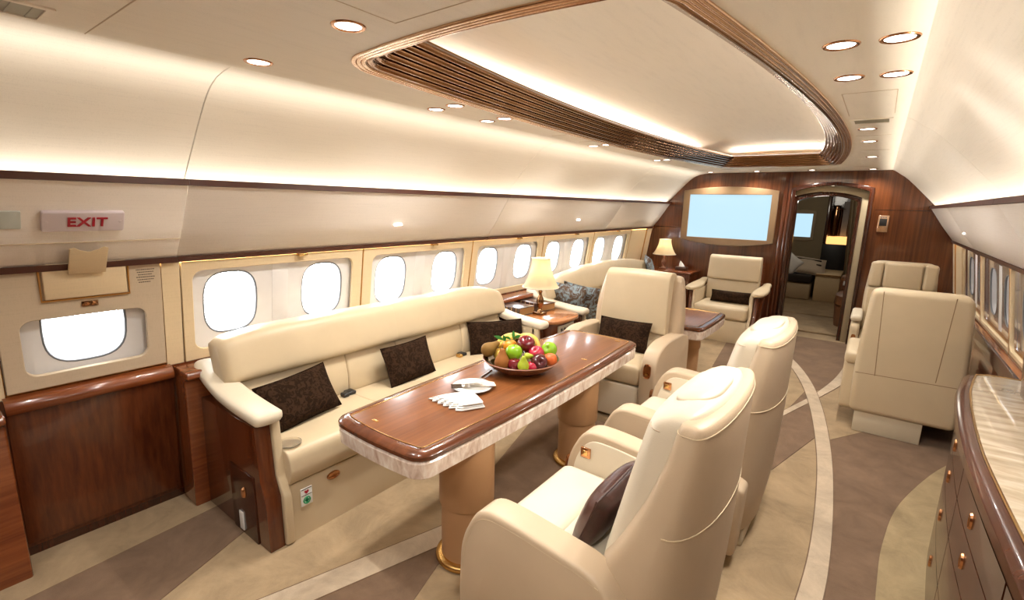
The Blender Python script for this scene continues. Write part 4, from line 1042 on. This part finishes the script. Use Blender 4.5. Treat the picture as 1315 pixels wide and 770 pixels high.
# lamps
def lamp(label, loc, k=1.0, sides=True, mat='copper_dark'):
    t_ = thing('table_lamp', label, 'lamp', loc)
    bm = B(); box(bm, -0.05, 0.05, -0.05, 0.05, 0, 0.022, 0.006); obj('base', bm, mat, t_)
    bm = B(); lathe(bm, [(0.034, 0.022), (0.030, 0.03), (0.016, 0.045), (0.014, 0.055), (0.030, 0.09), (0.036, 0.12), (0.030, 0.155), (0.015, 0.19), (0.013, 0.21), (0.020, 0.22), (0.012, 0.235), (0.010, 0.30)], (0, 0, 0), 20); obj('stem', bm, mat, t_)
    bm = B(); rg = []
    for q in range(9):
        tt = q / 8; r = 0.084 + (0.165 - 0.084) * (1 - tt) ** 1.9
        rg.append([(r * math.cos(2 * PI * j / 48) * (1 - 0.02 * (j % 6 == 0)), r * math.sin(2 * PI * j / 48) * (1 - 0.02 * (j % 6 == 0)), 0.270 + 0.275 * tt) for j in range(48)])
    loft(bm, rg, cap=False); bmesh.ops.solidify(bm, geom=list(bm.faces), thickness=0.002); sh = obj('lamp_shade', bm, 'shade_cloth', t_, sharp=70)
    for z, r in ((0.270, 0.166), (0.545, 0.085)):
        bm = B(); tube(bm, [(r * math.cos(2 * PI * j / 40), r * math.sin(2 * PI * j / 40), z) for j in range(40)], 0.005, 6, True); obj('shade_trim', bm, 'pale_leather', sh)
    bm = B(); lathe(bm, [(0.001, 0), (0.018, 0.01), (0.026, 0.04), (0.018, 0.065), (0.001, 0.07)], (0, 0, 0.33), 14); obj('bulb', bm, 'lamp_lens', t_)
    l = bpy.data.lights.new('lamp_bulb_light', 'POINT'); l.energy = 1.6; l.color = WARM; l.shadow_soft_size = 0.03
    o = bpy.data.objects.new('lamp_bulb_light', l); COL.objects.link(o); o.parent = t_; o.location = (0, 0, 0.45)
    return t_
lamp('lit table lamp with cream shade and turned bronze stem between the sofas', (-1.345, 3.665, 0.681)).scale = (1, 1, 0.95)
st2 = thing('corner_table', 'small mahogany corner table carrying the far lamp', 'table')
bm = B(); box(bm, -1.70, -1.0, 6.99, 7.40, 0.0, 0.74, 0.01); obj('cabinet_body', bm, 'mahogany', st2)
bm = B(); box(bm, -1.72, -0.98, 6.97, 7.41, 0.742, 0.77, 0.008); obj('table_top', bm, 'mahogany_long', st2)
l2 = lamp('lit table lamp with cream shade on the corner table under the television', (-1.46, 7.19, 0.771), mat='pink_lamp'); l2.scale = (1, 1, 0.8)
tb_ = thing('tissue_box', 'small tissue box with white tissue peak near the far lamp', 'tissue box')
bm = B(); box(bm, -1.27, -1.11, 7.15, 7.27, 0.771, 0.82, 0.006); obj('box', bm, 'book_leather', tb_)
bm = B(); loft(bm, [sell(0.822, -1.19, 7.21, 0.045, 0.03, 2, 14), sell(0.86, -1.20, 7.21, 0.03, 0.018, 2, 14), sell(0.905, -1.215, 7.21, 0.003, 0.003, 2, 14)]); obj('tissue', bm, 'napkin_white', tb_)

# far armchair against the bulkhead with wooden flared ends
fa = thing('armchair', 'cream armchair with wooden flared arm ends against the bulkhead under the television', 'armchair', (-0.42, 6.84, 0), 0)
bm = B(); box(bm, -0.33, 0.33, -0.42, 0.34, 0.0, 0.29, 0.008); bs = obj('base_panel', bm, 'cream_leather', fa)
bm = B(); lathe(bm, [(0.001, 0), (0.02, 0), (0.02, 0.005), (0.001, 0.006)], (0, 0, 0), 16); pl = obj('drawer_pull', bm, 'copper', bs); pl.location = (0.05, -0.423, 0.24); pl.rotation_euler = (PI / 2, 0, 0)
bm = B(); box(bm, -0.328, 0.328, -0.45, 0.20, 0.292, 0.465, 0.05, 5); obj('seat', bm, 'cream_leather', fa, sharp=70)
bm = B(); prism(bm, fillet([(0.10, 0.455, 0.03), (0.13, 0.74, 0.03), (0.26, 0.74, 0.02), (0.26, 0.455, 0.02)], 0.02, 4), 'x', -0.325, 0.325, 0.03, 4); obj('lumbar_cushion', bm, 'cream_leather', fa)
bm = B(); prism(bm, fillet([(0.08, 0.735, 0.04), (0.14, 1.05, 0.05), (0.24, 1.06, 0.03), (0.27, 0.735, 0.02)], 0.02, 4), 'x', -0.325, 0.325, 0.04, 5); obj('back_cushion', bm, 'cream_leather', fa, sharp=70)
bm = B(); box(bm, -0.34, 0.34, 0.25, 0.40, 0.1, 0.95, 0.03); obj('back_frame', bm, 'mahogany', fa)
for s in (-1, 1):
    bm = B(); prism(bm, [(-0.40, 0.0), (-0.40, 0.30), (-0.35, 0.36), (-0.33, 0.60), (0.36, 0.60), (0.36, 0.0)], 'x', s * 0.365, s * 0.42, 0.003, 1); obj('end_panel', bm, 'mahogany', fa)
    bm = B(); prism(bm, [(-0.43, 0.0), (-0.43, 0.28), (-0.38, 0.34), (-0.36, 0.62), (0.30, 0.62), (0.30, 0.0)], 'x', s * 0.332, s * 0.366, 0.006, 2); obj('arm', bm, 'cream_leather', fa)
    bm = B(); rg = []
    for q in range(13):
        tt = q / 12; y = -0.42 + 0.78 * tt; hw = 0.05 + 0.035 * math.sin(PI * min(1, tt * 1.2 + 0.05)); e = 0.6 if q in (0, 12) else 1
        rg.append([(s * 0.385 + a * e * 1.0 + s * 0.02, y, 0.640 + b_ * e + 0.05 * tt ** 2) for a, b_, _ in sell(0, 0, 0, hw, 0.028, 3, 20)])
    loft(bm, rg); obj('arm_pad', bm, 'cream_leather', fa, sharp=70)
pillow('low dark brown bolster pillow on the armchair under the television', 0.48, 0.15, 0.13, 'brown_damask', (-0.37, 6.70, 0.545), (L(-15), 0, 0))

# brown leather seat past the doorway and pillows on the divan
bs_ = thing('brown_armchair', 'brown leather seat partly hidden behind the doorway edge', 'armchair', (1.05, 8.55, 0.03))
bm = B(); loft(bm, [dring(0.0, -0.30, 0.30, 0.34, 3, 3), dring(0.28, -0.36, 0.34, 0.36, 3, 3), dring(0.30, -0.36, 0.34, 0.36, 3, 3)]); obj('base', bm, 'brown_leather', bs_)
bm = B(); loft(bm, [dring(0.302, -0.35, 0.33, 0.35, 3, 3), dring(0.33, -0.38, 0.34, 0.37, 3, 3), dring(0.45, -0.37, 0.34, 0.36, 3, 3), dring(0.48, -0.33, 0.30, 0.32, 3, 3)]); obj('seat', bm, 'brown_leather', bs_)
bm = B(); box(bm, -0.34, 0.34, 0.18, 0.42, 0.44, 0.70, 0.05, 4); obj('backrest', bm, 'brown_leather', bs_)
bm = B(); box(bm, -0.30, -0.12, 0.14, 0.182, 0.56, 0.62, 0.004); obj('control_plate', bm, 'white_plastic', bs_)
lb = thing('locker', 'low beige locker beside the divan through the doorway', 'locker')
bm = B(); box(bm, 0.26, 0.64, 10.32, 11.28, 0.051, 0.55, 0.006); obj('body', bm, 'gold_linen', lb)
bm = B(); box(bm, 0.26, 0.64, 10.30, 10.318, 0.53, 0.55, 0.003); obj('trim', bm, 'page_gold', lb)
pp = pillow('striped taupe and black pillow on the divan through the doorway', 0.62, 0.44, 0.16, 'stripe_light', (0.08, 10.55, 0.66), (L(-52), L(6), L(10)))
for z_ in (-0.03, 0.08):
    bm = B(); box(bm, -0.26, 0.22, -0.076, -0.070, z_, z_ + 0.035, 0.002); obj('stripe', bm, 'dark_textile', pp)
pillow('white pointed pillow standing at the left of the divan', 0.30, 0.34, 0.08, 'napkin_white', (-0.16, 10.33, 0.69), (L(-10), L(38), L(20)))

# ------------------------------------------------------------------ credenza with marble top, right foreground
cz = thing('credenza', 'curved dark wood credenza with gold rimmed marble top, right foreground', 'cabinet')
fr = arc_pts([(1.51, -0.3), (1.475, 0.6), (1.455, 1.4), (1.443, 1.85), (1.442, 2.17), (1.46, 2.53), (1.492, 2.89), (1.545, 3.20)], 8)
def off_line(P, d):
    out = []
    for i, p in enumerate(P):
        a = Vector(P[max(i - 1, 0)]); c = Vector(P[min(i + 1, len(P) - 1)]); t_ = (c - a).normalized()
        out.append((p[0] - t_.y * d, p[1] + t_.x * d))
    return out
def cz_ring(d, z, yend=3.235):
    P = off_line(fr, d)
    return [(x, y, z) for x, y in P] + [(1.60, yend + d * 0.5, z), (1.79, yend + d * 0.5, z), (1.79, -0.3, z)]
bm = B(); loft(bm, [cz_ring(-0.004, 0.880), cz_ring(-0.004, 0.900), cz_ring(-0.008, 0.903)]); obj('marble_top', bm, 'marble', cz, sharp=40)
bm = B(); tube(bm, [(x, y, 0.903) for x, y in off_line(fr, -0.002)] + [(1.60, 3.23, 0.903), (1.79, 3.23, 0.903)], 0.004, 6); obj('gold_rim', bm, 'brass', cz)
for d0, z0_, d1, z1_, nm in ((0.045, 0.852, 0.004, 0.900, 'edge_moulding'), (0.036, 0.832, 0.02, 0.853, 'edge_moulding'), (0.028, 0.812, 0.006, 0.833, 'edge_moulding')):
    bm = B(); loft(bm, [cz_ring(d1 - 0.03, z0_), cz_ring(d0 - 0.006, z0_), cz_ring(d0, z0_ + 0.006), cz_ring(d0 - 0.004, z1_ - 0.018 if nm and d0 > 0.04 else z1_ - 0.004), cz_ring((d0 + d1) / 2, z1_ - 0.004), cz_ring(d1, z1_)]); obj(nm, bm, 'cabinet_wood', cz, sharp=35)
bm = B(); loft(bm, [cz_ring(-0.02, 0.0), cz_ring(-0.02, 0.06)]); obj('toe_kick', bm, 'dark_wood', cz)
bm = B(); loft(bm, [cz_ring(0.012, 0.05), cz_ring(0.012, 0.815)]); obj('body', bm, 'cabinet_wood', cz, sharp=40)
# drawer fronts following the curve
def yi(y): return min(range(len(fr)), key=lambda i: abs(fr[i][1] - y))
cols = [(yi(2.90), yi(2.21)), (yi(2.21), yi(1.52)), (yi(1.52), yi(0.85)), (yi(0.85), yi(0.2))]
zr = [0.08, 0.32, 0.525, 0.68, 0.808]
frA = fr
for (i1, i0) in cols:
    i0 = max(i0, 0); seg_ = frA[i0:i1 + 1]
    if len(seg_) < 3: continue
    for za, zb in zip(zr, zr[1:]):
        P1 = off_line(seg_, 0.024); P0 = off_line(seg_, 0.008)
        # shrink ends a little for the gap
        g = 0.05
        lerp = lambda a, c, q: (a[0] + (c[0] - a[0]) * q, a[1] + (c[1] - a[1]) * q)
        P1[0] = lerp(P1[0], P1[1], g * 2); P1[-1] = lerp(P1[-1], P1[-2], g * 2); P0[0] = lerp(P0[0], P0[1], g * 2); P0[-1] = lerp(P0[-1], P0[-2], g * 2)
        bm = B(); loft(bm, [[(x, y, za + 0.003) for x, y in P1 + P0[::-1]], [(x, y, zb - 0.003) for x, y in P1 + P0[::-1]]])
        dr_ = obj('drawer', bm, 'cabinet_wood', cz, sharp=40)
        mi = len(P1) // 2; mx, my = P1[mi]; tv_ = (Vector(P1[mi + 1]) - Vector(P1[mi - 1])).normalized(); nn = Vector((-tv_.y, tv_.x))
        bm = B(); zc = (za + zb) / 2
        def pt(a, h, o_): return (mx + tv_.x * a + nn.x * o_, my + tv_.y * a + nn.y * o_, zc + h)
        loft(bm, [[pt(a, h, 0.0) for a, h, _ in sell(0, 0, 0, 0.016, 0.028, 2, 18)], [pt(a, h, 0.006) for a, h, _ in sell(0, 0, 0, 0.014, 0.026, 2, 18)], [pt(a, h, 0.003) for a, h, _ in sell(0, 0, 0, 0.008, 0.018, 2, 18)]])
        obj('drawer_pull', bm, 'copper', dr_)
# little curved wooden divider standing on the counter's wall side
bm = B(); prism(bm, fillet([(2.93, 0.905, 0), (3.06, 1.13, 0.04), (2.30, 1.13, 0.03), (2.30, 0.905, 0)], 0.02, 4), 'x', 1.655, 1.69, 0.006, 2)
tag(obj('counter_divider', bm, 'mahogany'), 'upright curved wooden divider at the wall side of the marble counter', 'divider')

# ------------------------------------------------------------------ things on the table
ZT = 0.7255
bw = thing('fruit_bowl', 'wide polished dark metal bowl full of fruit on the dining table', 'bowl', (-0.50, 2.20, ZT))
bm = B(); lathe(bm, [(0.003, 0.0), (0.09, 0.0), (0.14, 0.012), (0.19, 0.040), (0.222, 0.072), (0.226, 0.074), (0.221, 0.078), (0.186, 0.048), (0.13, 0.020), (0.003, 0.008)], (0, 0, 0), 48); obj('bowl_body', bm, 'pink_lamp', bw, sharp=70)
bm = B(); lathe(bm, [(0.05, 0.0095), (0.128, 0.0215), (0.185, 0.050), (0.2195, 0.0785), (0.217, 0.079), (0.183, 0.053), (0.127, 0.0245), (0.05, 0.012)], (0, 0, 0), 48); obj('silver_lining', bm, 'steel_dark', bw, sharp=70)
sp = thing('serving_spoon', 'silver serving spoon handle between the bowl and the plate', 'spoon')
bm = B(); tube(bm, arc_pts([(-0.605, 2.055, ZT + 0.010), (-0.585, 1.99, ZT + 0.012), (-0.555, 1.90, ZT + 0.022)], 5), 0.007, 8); obj('handle', bm, 'silver', sp)
def fruit_apple(name, label, loc, r, mat, tilt=(0, 0, 0), stem_=True, sq=0.93):
    t_ = thing(name, label, 'fruit', loc); t_.rotation_euler = tilt; r *= 1.10
    pr_ = [(0.001, -0.86), (0.25, -0.95), (0.55, -0.86), (0.85, -0.50), (1.0, 0.0), (0.97, 0.35), (0.80, 0.72), (0.50, 0.93), (0.22, 0.90), (0.001, 0.72)]
    bm = B(); lathe(bm, [(a * r, b_ * r * sq) for a, b_ in arc_pts(pr_, 3)], (0, 0, 0), 24); obj('flesh', bm, mat, t_, sharp=80)
    if stem_:
        bm = B(); tube(bm, [(0, 0, 0.68 * r), (0.003, 0, 1.0 * r), (0.008, 0.002, 1.15 * r)], 0.0015, 6); obj('stem', bm, 'dark_ink', t_)
    return t_
def fruit_pear(label, loc, r, mat, tilt):
    t_ = thing('pear', label, 'fruit', loc); t_.rotation_euler = tilt; r *= 1.10
    pr_ = [(0.001, -0.92), (0.4, -0.90), (0.85, -0.50), (1.0, 0.0), (0.86, 0.50), (0.60, 0.95), (0.44, 1.35), (0.34, 1.65), (0.16, 1.80), (0.001, 1.80)]
    bm = B(); lathe(bm, [(a * r, b_ * r) for a, b_ in arc_pts(pr_, 3)], (0, 0, 0), 24); obj('flesh', bm, mat, t_, sharp=80)
    bm = B(); tube(bm, [(0, 0, 1.75 * r), (0.004, 0, 2.2 * r)], 0.0018, 6); obj('stem', bm, 'dark_ink', t_)
    return t_
fruit_pear('olive brown pear lying on the left rim of the fruit bowl', (-0.672, 2.105, 0.835), 0.040, 'pear_olive', (L(-50), L(40), 0))
fruit_pear('brown pear standing at the left front of the fruit bowl', (-0.52, 2.045, 0.805), 0.040, 'pear_brown', (L(-8), L(-6), 0))
fruit_apple('green_apple', 'green apple at the front centre of the fruit pile', (-0.495, 2.12, 0.850), 0.044, 'apple_green')
fruit_apple('red_apple', 'dark red apple on top of the fruit pile', (-0.479, 2.215, 0.880), 0.048, 'apple_red', (L(15), L(20), 0))
fruit_apple('red_apple', 'bright pink red apple right of centre in the fruit bowl', (-0.405, 2.215, 0.838), 0.043, 'apple_pink', (L(30), 0, 0))
fruit_apple('plum', 'dark plum coloured fruit at the right front of the bowl', (-0.345, 2.155, 0.817), 0.043, 'plum', (L(40), L(60), 0), False, 0.86)
fruit_apple('green_apple', 'green apple perched on the right rim of the fruit bowl', (-0.40, 2.345, 0.835), 0.043, 'apple_green', (L(60), L(20), 0))
fruit_apple('peach', 'orange red peach at the right edge of the fruit bowl', (-0.335, 2.255, 0.808), 0.036, 'peach', stem_=False)
fruit_pear('small yellow green pear at the front of the fruit bowl', (-0.395, 2.075, 0.806), 0.030, 'pear_green', (L(6), L(4), 0))
fruit_pear('tiny yellow green pear lying between the apples', (-0.41, 2.13, 0.845), 0.018, 'pear_green', (0, L(80), L(20)))
fruit_apple('red_apple', 'maroon apple low at the left front of the bowl', (-0.455, 2.075, 0.797), 0.036, 'apple_red')
fruit_apple('red_apple', 'small crimson apple low beside the yellow green pear', (-0.365, 2.115, 0.795), 0.030, 'apple_pink', stem_=False)
fruit_apple('orange', 'orange half hidden under the bananas', (-0.585, 2.20, 0.850), 0.040, 'orange', stem_=False)
fruit_apple('mango', 'yellow fruit low behind the brown pears', (-0.635, 2.165, 0.800), 0.034, 'banana', stem_=False)
def banana(label, P, r):
    n = len(P) * 5; Q = arc_pts(P, 6); rr = [r * (0.35 + 0.65 * math.sin(PI * (0.08 + 0.84 * i / (len(Q) - 1))) ** 0.6) for i in range(len(Q))]
    bm = B(); tube(bm, Q, rr, 10); o = obj('banana', bm, 'banana', None, sharp=70); tag(o, label, 'fruit', 'bananas on the fruit pile')
    bm = B(); tube(bm, [Q[0], (Q[0][0] + (Q[0][0] - Q[1][0]), Q[0][1] + (Q[0][1] - Q[1][1]), Q[0][2] + (Q[0][2] - Q[1][2]))], r * 0.35, 8); obj('tip', bm, 'dark_ink', o)
banana('banana arching over the left back of the fruit pile', [(-0.69, 2.20, 0.835), (-0.665, 2.25, 0.878), (-0.615, 2.285, 0.895), (-0.56, 2.29, 0.890)], 0.019)
banana('banana lying just inside the left arching one', [(-0.655, 2.18, 0.835), (-0.625, 2.225, 0.880), (-0.575, 2.25, 0.902)], 0.018)
banana('banana curving down the right back of the fruit pile', [(-0.58, 2.29, 0.895), (-0.535, 2.31, 0.902), (-0.49, 2.32, 0.885), (-0.455, 2.315, 0.845)], 0.019)
lf = thing('leaf_sprig', 'sprig of green leaves sticking out of the fruit pile', 'leaves', (-0.56, 2.20, 0.90))
def leaf(ax, ay, az, l, dir_):
    d_ = Vector(dir_).normalized(); s_ = d_.cross(Vector((0.6, -0.8, 0.15))).normalized()
    bm = B(); A = []
    for k in range(6):
        q = k / 5; w_ = l * 0.16 * math.sin(PI * min(1, q * 0.96 + 0.04)); c = Vector((ax, ay, az)) + d_ * l * q + Vector((0, 0, -0.25 * l * q * q))
        up = Vector((0, 0, 0.002))
        A.append([c - s_ * w_, c + up, c + s_ * w_, c - up])
    loft(bm, A); obj('leaf', bm, 'leaf', lf)
leaf(0, 0, 0, 0.065, (-0.1, 0.1, 1)); leaf(0.0, 0, 0, 0.06, (0.6, 0.5, 0.7)); leaf(0.0, 0, 0, 0.055, (0.5, -0.3, 0.5)); leaf(-0.05, -0.03, -0.01, 0.07, (-0.5, -0.4, 0.5)); leaf(-0.045, -0.02, -0.02, 0.06, (-0.1, -0.2, 1)); leaf(-0.02, 0, -0.005, 0.05, (-0.3, -0.5, 0.5))
bm = B(); tube(bm, [(0.01, 0, 0.002), (-0.05, -0.03, -0.012)], 0.0025, 6); obj('twig', bm, 'leaf', lf)
pt_ = tag(None or obj('plate', lathe(B(), [(0.002, 0.0), (0.055, 0.0), (0.075, 0.006), (0.105, 0.014), (0.105, 0.017), (0.075, 0.010), (0.055, 0.005), (0.002, 0.004)], (0, 0, 0), 40), 'porcelain', None, sharp=60), 'round white plate under the forks', 'plate'); pt_.location = (-0.525, 1.80, ZT)
for k in range(4):
    fk = thing('fork', ['silver fork nearest the napkin in the row on the white plate', 'second silver fork from the napkin on the white plate', 'third silver fork from the napkin on the white plate', 'silver fork farthest from the napkin on the white plate'][k], 'fork', (-0.515 + 0.0, 1.795, ZT + 0.0175), 0, 'forks on the plate')
    # forks lie along the direction from lower left to upper right of the plate
    a = L(46.0); fk.rotation_euler = (0, 0, a); oy = (k - 1.5) * 0.016
    bm = B(); tube(bm, [(-0.015, oy, 0.003), (0.06, oy, 0.005), (0.115, oy, 0.004)], [0.003, 0.0042, 0.0068], 8); obj('handle', bm, 'steel_dark', fk)
    bm = B()
    box(bm, -0.060, -0.015, oy - 0.006, oy + 0.006, 0.001, 0.004, 0.001)
    for j in range(4): box(bm, -0.115, -0.058, oy - 0.0058 + j * 0.0033, oy - 0.0042 + j * 0.0033, 0.001, 0.003)
    obj('tines', bm, 'steel_dark', fk)
# folded napkin: pleated fan
nk = thing('napkin', 'white pleated napkin folded like a fan near the table edge', 'napkin', (-0.47, 1.61, ZT))
zig = [(-0.123, -0.06), (-0.105, -0.01), (-0.075, 0.05), (-0.02, 0.115), (0.07, 0.09), (0.155, 0.045), (0.10, -0.06)]
low = [(0.075, -0.075), (0.055, -0.052), (0.035, -0.078), (0.015, -0.052), (-0.005, -0.076), (-0.025, -0.05), (-0.045, -0.073), (-0.065, -0.047), (-0.085, -0.07), (-0.100, -0.05)]
for k in range(3):
    q = 1 - 0.09 * k
    P = [(x * q + 0.006 * k, y * q + 0.004 * k) for x, y in zig + low]
    bm = B(); prism(bm, P, 'z', 0.001 + 0.0075 * k, 0.0075 + 0.0075 * k, 0.002, 2); obj('pleat', bm, 'napkin_white', nk, sharp=50)
bm = B(); prism(bm, fillet([(-0.02, 0.11), (0.07, 0.085), (0.15, 0.04), (0.10, -0.05), (0.03, 0.0)], 0.01, 3), 'z', 0.0236, 0.030, 0.003, 2); obj('folded_layer', bm, 'napkin_white', nk)

# ------------------------------------------------------------------ ceiling fittings
DL = [(-0.23, 0.92), (-0.84, 0.96), (0.90, 1.85), (1.04, 1.86), (0.90, 2.30), (1.04, 2.32), (-0.77, 1.93), (-0.93, 1.95), (-0.78, 2.36), (-0.93, 2.38), (-0.80, 3.75), (-0.94, 3.78), (-0.82, 5.20), (-0.93, 5.22), (0.93, 3.73), (0.93, 4.38), (0.93, 5.60), (0.92, 7.2), (-0.91, 7.2), (-0.32, 7.2), (0.31, 7.15)]
WH = ['nearest ceiling downlight left of the tray corner', 'downlight by the left light seam near the viewer', 'larger downlight right of the tray, inner of the nearest pair', 'larger downlight right of the tray, outer of the nearest pair', 'inner downlight of the second right pair', 'outer downlight of the second right pair', 'inner downlight of the first left pair', 'outer downlight of the first left pair', 'inner downlight of the second left pair', 'outer downlight of the second left pair', 'inner downlight of the third left pair', 'outer downlight of the third left pair', 'inner downlight of the fourth left pair', 'outer downlight of the fourth left pair', 'single downlight just past the right air vent', 'second single downlight past the right air vent', 'third single downlight past the right air vent', 'rightmost downlight in the row before the bulkhead', 'leftmost downlight in the row before the bulkhead', 'downlight above the television', 'downlight left of the doorway in the far row']
me_cache = {}
def downlight(x, y, label, r=0.045, watt=9):
    t_ = thing('downlight', label, 'ceiling light', (x, y, ZC), 0, 'recessed ceiling downlights')
    if 'ring' not in me_cache:
        bm = B(); lathe(bm, [(0.036, 0.0), (0.040, -0.004), (0.047, -0.004), (0.050, -0.0005), (0.050, 0.0)], (0, 0, 0), 28); o = obj('trim_ring', bm, 'copper', t_); me_cache['ring'] = o.data
        bm = B(); lathe(bm, [(0.001, -0.0025), (0.025, -0.003), (0.037, -0.0015), (0.037, -0.0002)], (0, 0, 0), 24); o = obj('lens', bm, 'lamp_lens', t_); me_cache['lens'] = o.data
    else:
        for nm in ('trim_ring', 'lens'):
            o = bpy.data.objects.new(nm, me_cache['ring' if nm == 'trim_ring' else 'lens']); COL.objects.link(o); o.parent = t_
    if watt:
        l = bpy.data.lights.new('downlight_beam', 'SPOT'); l.energy = watt; l.color = WARM2; l.spot_size = L(150); l.spot_blend = 0.9; l.shadow_soft_size = 0.03
        o = bpy.data.objects.new('downlight_beam', l); COL.objects.link(o); o.parent = t_; o.location = (0, 0, -0.012)
for (x, y), lb in zip(DL, WH): downlight(x, y, lb, watt=21)
for x, y, lb in ((0.3, -0.4, 'ceiling downlight out of view behind, near the middle of the cabin'), (-0.6, -0.6, 'ceiling downlight out of view behind, on the left side'), (0.95, 0.3, 'ceiling downlight out of view, right above the viewer')):
    downlight(x, y, lb, watt=34)
l = bpy.data.lights.new('forward_light', 'POINT'); l.energy = 9; l.color = WARM; l.shadow_soft_size = 0.2
o = bpy.data.objects.new('forward_light', l); COL.objects.link(o); o.location = (0.2, 9.6, 2.0)
# vents
def vent(label, x0, x1, y0, y1, slats, along='x'):
    t_ = thing('air_vent', label, 'air vent')
    me = plate_mesh('vent_frame', rrect(x0, x1, y0, y1, 0.006), [rrect(x0 + 0.018, x1 - 0.018, y0 + 0.018, y1 - 0.018, 0.004)], 0.005)
    map_mesh(me, lambda c: (c.x, c.y, ZC - c.z)); me.flip_normals(); link('vent_frame', me, 'ceiling_linen', t_)
    bm = B(); box(bm, x0 + 0.012, x1 - 0.012, y0 + 0.012, y1 - 0.012, ZC - 0.0015, ZC - 0.0003); obj('vent_grille', bm, 'vent_mesh', t_)
    for k in range(slats):
        y = y0 + 0.02 + (y1 - y0 - 0.04) * (k + 0.5) / slats
        bm = B(); box(bm, x0 + 0.018, x1 - 0.018, y - 0.002, y + 0.002, ZC - 0.004, ZC - 0.001); obj('slat', bm, 'vent_mesh', t_)
vent('rectangular air vent in the ceiling at the top left corner', -0.96, -0.80, 0.02, 0.40, 8)
vent('slotted air vent in the ceiling right of the tray', 0.86, 1.05, 3.33, 3.50, 4)
# access panel seams in the ceiling
def groove(x0, x1, y0, y1): 
    bm = B(); box(bm, x0, x1, y0, y1, ZC - 0.0012, ZC + 0.001); return obj('panel_seam', bm, 'panel_linen', ceiling)
for a in ((-1.0, -0.30, 0.50, 0.503), (-0.92, -0.78, 3.10, 3.103), (-0.92, -0.78, 3.5, 3.503), (0.86, 0.863, 2.6, 3.2), (1.05, 1.053, 2.6, 3.2), (0.86, 1.05, 2.6, 2.603), (0.86, 1.05, 4.05, 4.053), (0.86, 1.05, 5.0, 5.003), (-0.10, 0.42, 0.98, 0.983), (-0.10, -0.097, 0.6, 0.98), (0.42, 0.423, 0.6, 0.98), (-0.9, 0.9, 6.75, 6.753)):
    groove(*a)
